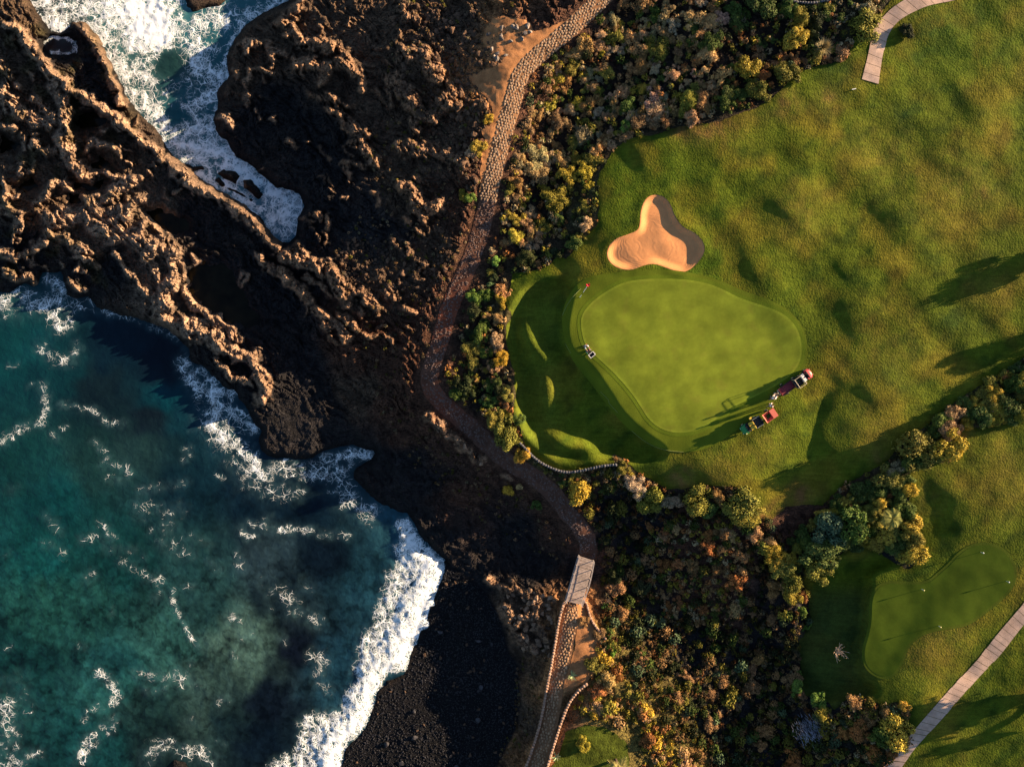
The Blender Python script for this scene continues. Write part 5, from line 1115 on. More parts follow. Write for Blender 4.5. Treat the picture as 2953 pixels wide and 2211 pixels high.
# undergrowth: countless small tufts joined into one carpet
def carpet(name, label, spec, colf, size=.30, nl=26):
    rs = np.random.default_rng(55)
    base_ = []
    for i in range(5):
        V, F = leaf_cloud([(0, 0, .3), (.3, .2, .25), (-.3, .1, .2)], [.6, .45, .4], nl, size, np.random.default_rng(700 + i), .25); base_.append((V, F))
    us = []; vs = []; rr = []
    for (poly, n, r0, r1) in spec:
        xs = [p[0] for p in poly]; ys = [p[1] for p in poly]
        u = rs.uniform(max(min(xs), -30), min(max(xs), 2250), n); v = rs.uniform(max(min(ys), -30), min(max(ys), 1690), n)
        ok = (sdpoly(u, v, poly) < 4) & (seg_dist(u, v, PATH_S)[0] > 22) & (seg_dist(u, v, PATH2_S)[0] > 22) & (np.minimum(sdpoly(u, v, LAWN1), sdpoly(u, v, LAWN2)) > 1) & (sdpoly(u, v, DIRT) > 2) & (sdpoly(u, v, INLET) > 14) & (sdpoly(u, v, SEA) > 14)
        ok &= ~((u > 1205) & (u < 1300) & (v > 1185) & (v < 1320))
        if name == 'tangled_bushes': ok &= ~((v < 1130) & (u > 1345) & (u < 1650)) & (sdpoly(u, v, LAWN3) > 6) & ~((u > 1400) & (u < 1640) & (v < 1330) & (rs.random(n) < .75) & (v > 1000))
        us.append(u[ok]); vs.append(v[ok]); rr.append(rs.uniform(r0, r1, ok.sum()))
    u = np.concatenate(us); v = np.concatenate(vs); r = np.concatenate(rr); h = HN(u, v); col = colf(u, v, rs)
    X, Y, Z = world(u, v, h)
    Vs = []; Fs = []; Cs = []; n = 0
    for i in range(len(u)):
        V, F = base_[i % 5]; a = rs.uniform(0, 6.28); c, s = math.cos(a), math.sin(a); Q = V * r[i]
        Vs.append(np.stack([Q[:, 0] * c - Q[:, 1] * s + X[i], Q[:, 0] * s + Q[:, 1] * c + Y[i], Q[:, 2] + Z[i] - .03], 1)); Fs.append(F + n); n += len(V); Cs.append(np.tile(col[i], (len(V), 1)))
    me = npmesh(name, np.concatenate(Vs), np.concatenate(Fs), M['tuft'], False, np.concatenate(Cs)); o = link(name, me); tag(o, label, 'undergrowth', None, 'stuff')
M['tuft'] = mat('tuft_leaves', None, .85, .1, attr='col')
def tuftcol(u, v, rs):
    keys = ['olive', 'brown', 'dry', 'green', 'dark', 'yellow', 'rust', 'grey']; pal = np.array([COL[k] for k in keys]); n = len(u)
    k = rs.integers(0, 8, n); c = pal[k] * rs.uniform(.55, 1.1, n)[:, None]
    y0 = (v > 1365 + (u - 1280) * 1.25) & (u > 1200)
    sh = (u > 1180) & (u < 1760) & (v > 1050); dim = np.where(sh & ~y0 & ~((u > 1400) & (u < 1600) & (v > 1120) & (v < 1340)), .30, .8)  # tufts outside the sunlit zones darkened, shade put into their colour
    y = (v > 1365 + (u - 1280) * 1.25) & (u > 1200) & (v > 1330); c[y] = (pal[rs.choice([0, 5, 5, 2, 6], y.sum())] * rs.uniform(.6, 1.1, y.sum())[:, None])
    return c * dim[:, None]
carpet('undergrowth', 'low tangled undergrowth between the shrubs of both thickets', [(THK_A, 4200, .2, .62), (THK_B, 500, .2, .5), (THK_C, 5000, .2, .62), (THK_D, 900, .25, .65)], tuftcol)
def masscol(u, v, rs):
    pal = np.array([COL[k] for k in ('green', 'dark', 'olive', 'blue', 'dark', 'green', 'olive', 'brown')]); n = len(u)
    c = pal[rs.integers(0, 8, n)] * rs.uniform(.35, .8, n)[:, None]; y = (v > 1365 + (u - 1280) * 1.25) & (u > 1200) & (v > 1330)  # leaf tones lowered to paint the shade of the slope
    pal2 = np.array([COL[k] for k in ('gold', 'yellow', 'rust', 'olive', 'gold', 'dry')]); c[y] = pal2[rs.integers(0, 6, y.sum())] * rs.uniform(.6, 1.1, y.sum())[:, None]
    e = (u > 1590) & (v < 1340) & (v > 1120); c[e] *= 1.4
    return c
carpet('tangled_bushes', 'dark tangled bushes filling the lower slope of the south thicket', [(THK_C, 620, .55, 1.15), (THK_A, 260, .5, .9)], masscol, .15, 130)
LAVA_R = [(860,-20),(1080,-20),(1150,60),(1020,130),(1040,200),(1060,280),(1030,400),(1010,520),(960,620),(920,760),(880,820),(900,900),(1010,990),(1130,1060),(1240,1170),(1200,1210),(1050,1130),(900,1010),(830,900),(760,720),(700,600),(760,480),(840,440),(780,330),(850,250),(840,120)]
SCR2 = D2((1150,900),(1320,900),(1330,1000),(1250,1300),(1180,1500),(1120,1656),(1000,1656),(1080,1450),(1120,1200))
def scrubcol(u, v, rs):
    keys = ['olive', 'brown', 'dry', 'grey', 'pink']; pal = np.array([COL[k] for k in keys]); n = len(u); c = pal[rs.integers(0, 5, n)] * rs.uniform(.4, .9, n)[:, None]
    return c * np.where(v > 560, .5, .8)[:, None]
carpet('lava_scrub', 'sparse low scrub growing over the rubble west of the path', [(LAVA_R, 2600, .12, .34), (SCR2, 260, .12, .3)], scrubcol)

# ------------------------------------------------------------------ LOOSE ROCKS
ROCKS = []
def make_rocks():
    for i in range(10):
        r = random.Random(900 + i); bm = bmesh.new(); bmesh.ops.create_icosphere(bm, subdivisions=2 if i < 5 else 1, radius=1)
        for p in bm.verts:
            q = p.co.copy(); f = 1 + .35 * (math.sin(q.x * 2.3 + i) * math.cos(q.y * 2.9 + i * 2)) + r.uniform(-.12, .12); p.co = Vector((q.x * f, q.y * f * .85, q.z * f * .75))
        me = bpy.data.meshes.new('rock'); bm.to_mesh(me); bm.free(); me.materials.append(M['rock']); ROCKS.append(me)
make_rocks()
def inpoly(poly, n, rs):
    xs = [p[0] for p in poly]; ys = [p[1] for p in poly]; u = rs.uniform(max(min(xs), -30), max(xs), n); v = rs.uniform(max(min(ys), -30), min(max(ys), 1690), n)
    ok = sdpoly(u, v, poly) < -2; return u[ok], v[ok]
RUB1 = A2((240,0),(900,60),(920,250),(1000,420),(830,490),(960,640),(960,780),(900,850),(900,1050),(850,1300),(700,1000),(560,800),(350,600),(430,300))
RUB2 = B2((0,-100),(720,-60),(700,180),(600,330),(420,300),(330,330),(120,300),(0,200))
RUB3 = D2((1080,500),(1360,560),(1370,800),(1340,960),(1180,960),(1100,800),(1000,600))
STRIPS = [B2((540,1020),(660,1060),(830,1230),(930,1310),(900,1350),(780,1260),(640,1150),(560,1080))]
RUBD = A2((960,130),(1200,120),(1230,200),(1060,360),(1010,420),(900,460),(930,180))
rs = np.random.default_rng(4)
big = []
for poly, n, r0, r1, c, lb, gp in ((RUB1, 420, .22, .5, 'brown', 'brown lava boulder on the rubble slope west of the cobbled path', 'boulders on the rubble slope'), (RUB2, 120, .2, .45, 'brown', 'rust brown lava boulder on the dark slope left of the red earth path', 'boulders left of the red earth path'),
        (RUB3, 90, .25, .55, 'dry', 'sunlit tan boulder on the outcrop above the black pebble beach', 'boulders above the pebble beach'), (STRIPS[0], 70, .2, .45, 'dry', 'tan boulder in the line edging the seaward side of the earth path', 'boulders edging the earth path'),
        (RUBD, 34, .22, .42, 'grey', 'grey boulder on the patch of orange earth beside the cobbled path', 'boulders on the orange earth'),
        (BEACH, 60, .2, .42, 'stone', 'larger dark grey stone on the black pebble beach', 'larger stones on the pebble beach')):
    u, v = inpoly(poly, n * 3, rs); u = u[:n]; v = v[:n]; ok = seg_dist(u, v, PATH_S)[0] > 24; u = u[ok]; v = v[ok]; h = HN(u, v)
    for a, b, z in zip(u, v, h): big.append((a, b, float(z), r0 + (r1 - r0) * rs.random() ** 2, c, lb, gp))
big.sort(key=lambda t: -t[3]); restr = []
for i, (a, b, z, r, c, lb, gp) in enumerate(big):
    X, Y, Z = world(a, b, z + r * .18); k = random.randrange(10)
    if 'rubble slope' in lb: lb = ('large ' if r > .36 else 'small ') + 'brown lava boulder ' + ('near the top edge left of the orange earth' if b < 140 else 'just left of the orange earth patch' if b < 240 and a > 950 else 'on the lava slope left of the cobbled path' if b < 300 else 'on the lower rubble slope near where the cobbles end')
    elif 'pebble beach' in lb and 'outcrop' in lb: lb = ('large ' if r > .38 else 'small ') + 'tan boulder on the outcrop ' + ('left of the footbridge' if b < 1310 else 'left of the lower cobbled path')
    if i < 295:
        o = link('boulder', ROCKS[k], None, (X, Y, Z), (random.uniform(-.4, .4), random.uniform(-.4, .4), random.uniform(0, 6)), (r, r * random.uniform(.7, 1), r * random.uniform(.6, .95)))
        q = {'brown': (.115, .068, .042), 'dry': (.24, .15, .095), 'grey': (.2, .16, .13), 'stone': (.055, .052, .058)}[c]; g = random.uniform(.6, 1.25); o.color = (q[0] * g, q[1] * g, q[2] * g, 1)
        tag(o, lb, 'boulder', gp)
    else: restr.append((k, X, Y, Z, r, r * .8, r * .7, random.uniform(0, 6)))
for poly, n, r0, r1 in ((RUB1, 2600, .07, .2), (RUB2, 1200, .06, .18), (RUB3, 500, .07, .2), (STRIPS[0], 260, .07, .2), (LAVA_R, 2200, .05, .16), (RUBD, 160, .05, .14)):
    u, v = inpoly(poly, n, rs); ok = seg_dist(u, v, PATH_S)[0] > 21; u = u[ok]; v = v[ok]; h = HN(u, v)
    for a, b, z in zip(u, v, h):
        r = r0 + (r1 - r0) * rs.random() ** 2; X, Y, Z = world(a, b, z + r * .2); restr.append((5 + random.randrange(5), X, Y, float(Z), r, r * .8, r * .75, random.uniform(0, 6)))
V, F = merge(ROCKS, restr); o = link('lava_rubble', npmesh('lava_rubble', V, F, M['rock'], False)); o.color = (.075, .046, .030, 1); tag(o, 'small brown lava rubble scattered over the slopes west of the path', 'rubble', None, 'stuff')
u, v = inpoly(BEACH, 17000, rs); h = HN(u, v); it = []
V0, F0 = arrays(ROCKS[7])
r = .05 + .11 * rs.random(len(u)) ** 2.5; X, Y, Z = world(u, v, h + r * .3); a = rs.uniform(0, 6.28, len(u)); ca, sa = np.cos(a)[:, None], np.sin(a)[:, None]
Q = V0[None] * r[:, None, None] * np.array([1, .8, .7]); Vb = np.stack([Q[..., 0] * ca - Q[..., 1] * sa + X[:, None], Q[..., 0] * sa + Q[..., 1] * ca + Y[:, None], Q[..., 2] + Z[:, None]], -1).reshape(-1, 3)
Fb = (F0[None] + (np.arange(len(u)) * len(V0))[:, None, None]).reshape(-1, 3)
o = link('beach_pebbles', npmesh('beach_pebbles', Vb, Fb, M['pebble'], False)); tag(o, 'black rounded pebbles covering the beach beside the breaking wave', 'pebbles', None, 'stuff')

# ------------------------------------------------------------------ SPIKY PLANTS, PALMS
def blades(n, L, wdt, up, rs, droop=.5, twist=None, segs=3):
    V = []; F = []
    for i in range(n):
        a = rs.uniform(0, 6.283) if twist is None else twist + rs.normal() * .25; e = rs.uniform(*up); l = L * rs.uniform(.7, 1.1)
        d = np.array([math.cos(a) * math.cos(e), math.sin(a) * math.cos(e), math.sin(e)]); s = np.array([-math.sin(a), math.cos(a), 0]); o = np.zeros(3) if twist is None else np.array([rs.uniform(-1, 1), rs.uniform(-1, 1), 0])
        b = len(V)
        for k in range(segs + 1):
            t = k / segs; p = o + d * l * t - np.array([0, 0, droop * l * t * t]); wd = wdt * (1 - t) ** .7 * (1 if k else .7)
            V += [p - s * wd + (0, 0, wd * .4), p + s * wd + (0, 0, wd * .4)]
        for k in range(segs): q = b + 2 * k; F.append((q, q + 1, q + 3, q + 2))
    return np.array(V), np.array(F)
def spiky(name, u, v, parts, label, cat, z=None):
    z = H1(u, v) if z is None else z; X, Y, Z = world(u, v, z); root = bpy.data.objects.new(name, None); C.objects.link(root); root.location = (X, Y, Z); tag(root, label, cat)
    for (pn, V, F, col, off) in parts:
        me = npmesh(pn, V, F, M['foliage'], False); o = link(pn, me, root, off); o.color = (*col, 1)
    return root
def trunk(root, h, r=.14):
    bm = bmesh.new(); n = 7; rings = []
    for k in range(7):
        t = k / 6; rr = r * (1.25 - .45 * t) * (1.06 if k % 2 else 1); rings.append([bm.verts.new((math.cos(a) * rr, math.sin(a) * rr, t * h)) for a in [i * 6.283 / n for i in range(n)]])
    for A, B in zip(rings[:-1], rings[1:]):
        for i in range(n): bm.faces.new((A[i], A[(i + 1) % n], B[(i + 1) % n], B[i]))
    me = bpy.data.meshes.new('trunk'); bm.to_mesh(me); bm.free(); me.materials.append(M['twig']); link('trunk', me, root)
rsx = np.random.default_rng(12)
V, F = blades(420, 1.55, .035, (.1, 1.4), rsx, .15); spiky('yucca', 1773, 108, [('leaf_rosette', V, F, (.33, .26, .12), (0, 0, .4))], 'big spiky pale straw coloured yucca on the dark ground left of the upper cart path', 'yucca')
def agave(u, v, s, label, col=(.26, .30, .14)):
    root = spiky('agave', u, v, [], label, 'agave')
    for i in range(22):
        V, F = blades(1, .9 * s, .10 * s, (.15, .9), np.random.default_rng(i + int(u)), .12, None)
        me = npmesh('agave_leaf', V, F, M['foliage'], False); o = link('agave_leaf', me, root); o.color = (*col, 1)
agave(1236, 1457, 1.05, 'striped pale green agave on the bare earth beside the lower cobbled path')
agave(1202, 1633, 1.0, 'pale agave on the small lawn close to the curved brown stone wall', (.3, .36, .18))
def palm(u, v, h, L, label, col):
    root = spiky('palm', u, v, [], label, 'palm'); trunk(root, h, .17)
    for i in range(26):
        rs_ = np.random.default_rng(i * 3 + int(u)); a = i * 2.4 + rs_.normal() * .3; L0 = L; L = L0 * rs_.uniform(.7, 1.15); e = .1 + .9 * (i / 26) + rs_.normal() * .12; V = []; F = []; n = 12
        for k in range(n):
            t = k / n; ln = L * .34 * math.sin(math.pi * (.12 + .85 * t)); px = L * t * math.cos(e); pz = L * t * math.sin(e) - .55 * L * t * t
            for s in (-1, 1):
                b = len(V); V += [(px, s * .02, pz), (px + .05 * L, s * .02, pz), (px + ln * .55, s * ln, pz - ln * .25)]; F.append((b, b + 1, b + 2, b + 2))
        V = np.array(V); c, s = math.cos(a), math.sin(a); V = np.stack([V[:, 0] * c - V[:, 1] * s, V[:, 0] * s + V[:, 1] * c, V[:, 2]], 1)
        F3 = np.array([f[:3] for f in F]); me = npmesh('frond', V, F3, M['foliage'], False); L = L0; o = link('frond', me, root, (0, 0, h)); g = rs_.uniform(.8, 1.2); o.color = (col[0] * g, col[1] * g, col[2] * g, 1)
palm(1330, 1640, 2.6, 1.9, 'sunlit golden green palm at the bottom edge on the small lawn', (.36, .30, .10))
palm(1907, 1112, 2.2, 1.6, 'bushy yellow green palm standing in the hedge above the shaded clump', (.20, .20, .045))
Vs = []; Fs = []; nn = 0
for i in range(330):
    a_, b_ = rsx.normal() * .85, rsx.normal() * .75
    if a_ * a_ + b_ * b_ > 4.2: continue
    V, F = blades(1, .75, .020, (.1, .6), rsx, .2, R(122)); V = V - V.mean(axis=0) + (a_ * 1.25, b_ * 1.2, .9 + .35 * rsx.random()); Vs.append(V); Fs.append(F + nn); nn += len(V)
spiky('silvery_plant', 1741, 1569, [('leaf_blades', np.concatenate(Vs), np.concatenate(Fs), (.22, .23, .28), (0, 0, 0))], 'silvery plant of long combed blades among the dark shrubs at the bottom right', 'spiky plant')
def deadbush(u, v):
    root = spiky('dead_bush', u, v, [], 'leafless pale dead bush on the shaded rough left of the lower green', 'dead bush'); r = random.Random(3)
    for i in range(26):
        a = r.uniform(0, 6.28); e = r.uniform(.5, 1.35); l = r.uniform(1.1, 1.8); p = Vector((0, 0, .1)); d = Vector((math.cos(a) * math.cos(e), math.sin(a) * math.cos(e), math.sin(e)))
        q = p + d * l * .55; bar('branch', p, q, .035, M['deadwood'], root, n=5)
        for k in range(2):
            d2 = (d + Vector((r.uniform(-.6, .6), r.uniform(-.6, .6), r.uniform(-.1, .5)))).normalized(); bar('branch', q, q + d2 * l * .45, .02, M['deadwood'], root, n=4)
M['deadwood'] = mat('dead_wood', (.80, .55, .36), .9)
deadbush(1807, 1404)

# trees just beyond the right edge that shade the lawn
def tree(u, v, r, h, label, col):
    root = shrub(u, v, 1, col, label, None, name='leafy_tree', cat='tree'); ch = list(root.children)
    z = H1(u, v); root.location = world(u, v, z)
    for c in ch: c.scale = (r, r, r * .9); c.location = (0, 0, max(h - r * .85, .1))
    for c, nm in zip(ch, ('crown', 'limbs_and_core')): c.name = nm
    trunk(root, h - r * .3, .25)
tree(2275, 1490, 4.2, 4.6, 'dark leafy tree at the right edge casting its shade over the lower lawn', 'green')


tree(2268, 548, 2.1, 2.5, 'low leafy tree beyond the right edge above the diagonal bank', 'green')
tree(2262, 722, 1.8, 2.0, 'small leafy tree beyond the right edge of the upper fairway', 'green')

# ------------------------------------------------------------------ VEHICLES, PEOPLE, SMALL THINGS
def at(u, v, dz=0): return Vector(world(u, v, H1(u, v) + .08 + dz))
def part(name, me, root, loc=(0, 0, 0), rot=(0, 0, 0)): return link(name, me, root, loc, rot)
def wheel(root, x, y, r=.28, w=.22, m='tyre_rubber'):
    bm = bmesh.new(); bmesh.ops.create_cone(bm, cap_ends=True, segments=18, radius1=r, radius2=r, depth=w); bmesh.ops.bevel(bm, geom=[e for e in bm.edges if abs(e.verts[0].co.z - e.verts[1].co.z) < .01], offset=.04, segments=2, affect='EDGES')
    me = bpy.data.meshes.new('tyre'); bm.to_mesh(me); bm.free(); me.materials.append(M[m])
    hub = bpy.data.objects.new('wheel', None); C.objects.link(hub); hub.parent = root; hub.location = (x, y, r); hub.rotation_euler = (R(90), 0, 0)
    link('tyre', me, hub); bm = bmesh.new(); bmesh.ops.create_cone(bm, cap_ends=True, segments=12, radius1=r * .55, radius2=r * .55, depth=w + .03); me = bpy.data.meshes.new('rim'); bm.to_mesh(me); bm.free(); me.materials.append(M['cream_metal']); link('rim', me, hub)
def curved_hood(paint, L=.62, W=1.18):
    n = 12; V = []; F = []; prof = [(-.5, .78), (-.42, .92), (.0, .90), (.35, .80), (.5, .55), (.5, .35)]
    for k, (px, pz) in enumerate(prof):
        for i in range(n + 1):
            t = i / n * 2 - 1; V.append((px * L - .18 * t * t * (k > 1) - (0 if k else .0), t * W / 2 * (1 - .04 * k), pz - .06 * t * t - (.05 if abs(t) > .95 else 0)))
    for k in range(len(prof) - 1):
        for i in range(n): a = k * (n + 1) + i; F.append((a, a + 1, a + n + 2, a + n + 1))
    me = bpy.data.meshes.new('hood'); me.from_pydata(V, [], F); me.materials.append(M[paint]); return me
def cart(name, u, v, ang, paint, seat, label, cargo, roll):
    root = bpy.data.objects.new(name, None); C.objects.link(root); root.location = at(u, v); root.rotation_euler = (0, 0, ang); tag(root, label, 'utility vehicle')
    # x forward. total about 3 m
    part('chassis', box_me('chassis', 2.5, .95, .16, M['black_plastic'], .03), root, (0, 0, .38))
    part('floor_pan', box_me('floor_pan', .75, 1.2, .05, M['black_plastic'], .01), root, (.62, 0, .48))
    part('hood', curved_hood(paint), root, (1.2, 0, 0))
    part('front_panel', box_me('front_panel', .3, 1.0, .34, M[paint], .05), root, (1.36, 0, .42))
    for s in (-1, 1):
        part('headlight', box_me('headlight', .05, .16, .10, M['white_vinyl'], .02), root, (1.50, s * .36, .56))
        wheel(root, 1.0, s * .56, .26); wheel(root, -.85, s * .56, .30, .28)
        part('seat', box_me('seat', .48, .48, .13, M[seat], .04), root, (.18, s * .29, .84)); part('seat_back', box_me('seat_back', .11, .46, .42, M[seat], .04), root, (-.10, s * .29, 1.08), (0, -.15, 0))
        part('fender', box_me('fender', .62, .26, .05, M[paint], .02), root, (1.0, s * .52, .62))
    part('dashboard', box_me('dashboard', .14, 1.1, .16, M['black_plastic'], .03), root, (.84, 0, .92))
    bm = bmesh.new(); n = 16; 
    ring = []
    for i in range(n):
        a = i * 6.283 / n; cx, cy = math.cos(a), math.sin(a); ring.append([bm.verts.new((cx * (.17 + .018 * math.cos(b)), cy * (.17 + .018 * math.cos(b)), .018 * math.sin(b))) for b in (0, 1.57, 3.14, 4.71)])
    for i in range(n):
        for k in range(4): bm.faces.new((ring[i][k], ring[(i + 1) % n][k], ring[(i + 1) % n][(k + 1) % 4], ring[i][(k + 1) % 4]))
    me = bpy.data.meshes.new('steering_wheel'); bm.to_mesh(me); bm.free(); me.materials.append(M['black_plastic']); part('steering_wheel', me, root, (.62, .29, 1.05), (0, -.6, 0))
    bar('steering_column', (.62, .29, 1.04), (.84, .29, .86), .02, M['black_plastic'], root)
    # load bed with four sides
    bl, bw = 1.05, 1.22; bx = -.78
    part('load_bed', box_me('load_bed', bl, bw, .05, M[cargo], .01), root, (bx, 0, .70))
    for s in (-1, 1):
        part('bed_side', box_me('bed_side', bl, .05, .26, M[cargo if roll else 'steel'], .01), root, (bx, s * (bw / 2), .85)); part('bed_end', box_me('bed_end', .05, bw, .26, M[cargo], .01), root, (bx + s * bl / 2, 0, .85))
    if roll:
        c = [(-.22, -.62), (-.22, .62), (-1.24, .62), (-1.24, -.62)]
        for i in range(4):
            a, b = c[i], c[(i + 1) % 4]; bar('roll_frame', (a[0], a[1], .5), (a[0], a[1], 1.75), .03, M['cream_metal'], root); bar('roll_frame', (a[0], a[1], 1.75), (b[0], b[1], 1.75), .03, M['cream_metal'], root)
    return root
s2 = 5.52 / .749   # plan units from the enlarged view: u = (2000 + c / 5.52) * .749
def V4(a, b): return ((2000 + a / 5.52) * .749, (1020 + b / 5.52) * .749)
ang1 = math.atan2(-(300 - 600), 1820 - 1400); 
ux, uy = V4(1690, 395)
red = cart('utility_cart', ux, uy, math.atan2(150, 210), 'red_paint', 'white_vinyl', 'utility cart with a pinkish red nose and open frame towing a trailer beside the green', 'black_plastic', True)
o = link('grass_clippings', box_me('grass_clippings', .5, .14, .05, M['clippings'], .02), None, Vector(red.location) + Vector((-.62, -.38, .76)), (0, 0, .4)); tag(o, 'small heap of green clippings lying in the bed of the red nosed cart', 'clippings')
def trailer(u, v, ang):
    root = bpy.data.objects.new('trailer', None); C.objects.link(root); root.location = at(u, v); root.rotation_euler = (0, 0, ang); tag(root, 'long dark maroon flat trailer hitched behind the red nosed cart', 'trailer')
    part('bed', box_me('bed', 2.0, 1.1, .06, M['maroon_bed'], .01), root, (0, 0, .55))
    for s in (-1, 1):
        part('side_rail', box_me('side_rail', 2.0, .05, .14, M['black_plastic'], .01), root, (0, s * .55, .64)); wheel(root, -.25, s * .68, .24, .16)
    part('tail_board', box_me('tail_board', .05, 1.1, .16, M['maroon_bed'], .01), root, (-1.0, 0, .64)); bar('drawbar', (1.0, 0, .5), (1.7, 0, .45), .04, M['steel'], root)
trailer(*V4(1455, 545), math.atan2(150, 210))
def machine(u, v, ang):
    root = bpy.data.objects.new('greens_mower', None); C.objects.link(root); root.location = at(u, v); root.rotation_euler = (0, 0, ang); tag(root, 'walk behind machine with cream handles being loaded at the tail of the maroon trailer', 'mower')
    part('engine', box_me('engine', .36, .34, .28, M['black_plastic'], .04), root, (0, 0, .55)); part('fuel_cap', box_me('fuel_cap', .14, .14, .08, M['cream_metal'], .02), root, (.06, .08, .73))
    part('reel_housing', box_me('reel_housing', .22, .75, .16, M['cream_metal'], .04), root, (.34, 0, .32)); bar('roller', (-.1, -.3, .14), (-.1, .3, .14), .13, M['steel'], root, n=14); bar('front_roller', (.45, -.33, .10), (.45, .33, .10), .08, M['cream_metal'], root, n=12)
    for s in (-1, 1): bar('handle', (-.05, s * .22, .5), (-.85, s * .26, 1.0), .025, M['cream_metal'], root)
    bar('grip', (-.85, -.28, 1.0), (-.85, .28, 1.0), .03, M['black_plastic'], root)
machine(*V4(1310, 640), math.atan2(150, 210))
ux, uy = V4(905, 1130)
gr = cart('utility_cart', ux, uy, math.atan2(-150, -240) , 'green_paint', 'yellow_plastic', 'utility cart with a green nose and yellow seats parked below the green', 'black_plastic', False)
o = bar('beacon', (1.25, .5, .9), (1.25, .5, 1.05), .07, M['marker_yellow'], gr)
part('seat', box_me('seat', .36, .36, .12, M['yellow_plastic'], .04), gr, (-.25, -.85, .75)); bar('seat_arm', (-.25, -.5, .6), (-.25, -.85, .7), .03, M['steel'], gr)
def salmon(u, v, ang):
    root = bpy.data.objects.new('trailer', None); C.objects.link(root); root.location = at(u, v); root.rotation_euler = (0, 0, ang); tag(root, 'salmon red hopper trailer hitched behind the green nosed cart', 'trailer')
    V = []; 
    for (z, s) in ((.45, .72), (1.0, 1.0), (.98, .92), (.52, .66)):
        V += [(-.85 * s, -.62 * s, z), (.85 * s, -.62 * s, z), (.85 * s, .62 * s, z), (-.85 * s, .62 * s, z)]
    F = [(3, 2, 1, 0)] + [(k * 4 + i, k * 4 + (i + 1) % 4, k * 4 + 4 + (i + 1) % 4, k * 4 + 4 + i) for k in range(3) for i in range(4)] + [(12, 13, 14, 15)]
    me = bpy.data.meshes.new('hopper'); me.from_pydata(V, [], F); me.materials.append(M['salmon_paint']); link('hopper', me, root)
    part('lid', box_me('lid', .7, 1.22, .04, M['salmon_paint'], .015), root, (.52, 0, 1.04), (0, -.05, 0))
    for s in (-1, 1): wheel(root, .1, s * .66, .26, .18)
    bar('drawbar', (-.8, 0, .42), (-1.4, 0, .42), .04, M['steel'], root); part('grass_load', box_me('grass_load', .55, .5, .06, M['clippings'], .02), root, (-.15, 0, .62))
salmon(*V4(1175, 975), math.atan2(150, 215))

def skin_mesh(name, joints, edges, mats, sub=1):
    me = bpy.data.meshes.new(name + '_base'); me.from_pydata([j[0] for j in joints], edges, []); o = bpy.data.objects.new(name + '_tmp', me); C.objects.link(o)
    sk = o.modifiers.new('skin', 'SKIN'); 
    sv_ = me.skin_vertices[0].data if len(me.skin_vertices) else None
    if sv_ is None:
        bm = bmesh.new(); bm.from_mesh(me); bm.verts.layers.skin.verify(); bm.to_mesh(me); bm.free(); sv_ = me.skin_vertices[0].data
    seen = set(); adj = {}
    for a, b in edges: adj.setdefault(a, []).append(b); adj.setdefault(b, []).append(a)
    for i, j in enumerate(joints):
        r = j[1]; sv_[i].radius = (r, r) if isinstance(r, (int, float)) else r
        if i not in seen:
            sv_[i].use_root = True; st = [i]
            while st:
                k = st.pop()
                if k in seen: continue
                seen.add(k); st += adj.get(k, [])
        else: sv_[i].use_root = False
    s = o.modifiers.new('sub', 'SUBSURF'); s.levels = sub; s.render_levels = sub
    dg = bpy.context.evaluated_depsgraph_get(); dg.update(); res = bpy.data.meshes.new_from_object(o.evaluated_get(dg)); bpy.data.objects.remove(o); res.name = name
    res.materials.clear(); res.materials.append(mats); 
    for p in res.polygons: p.use_smooth = True
    return res
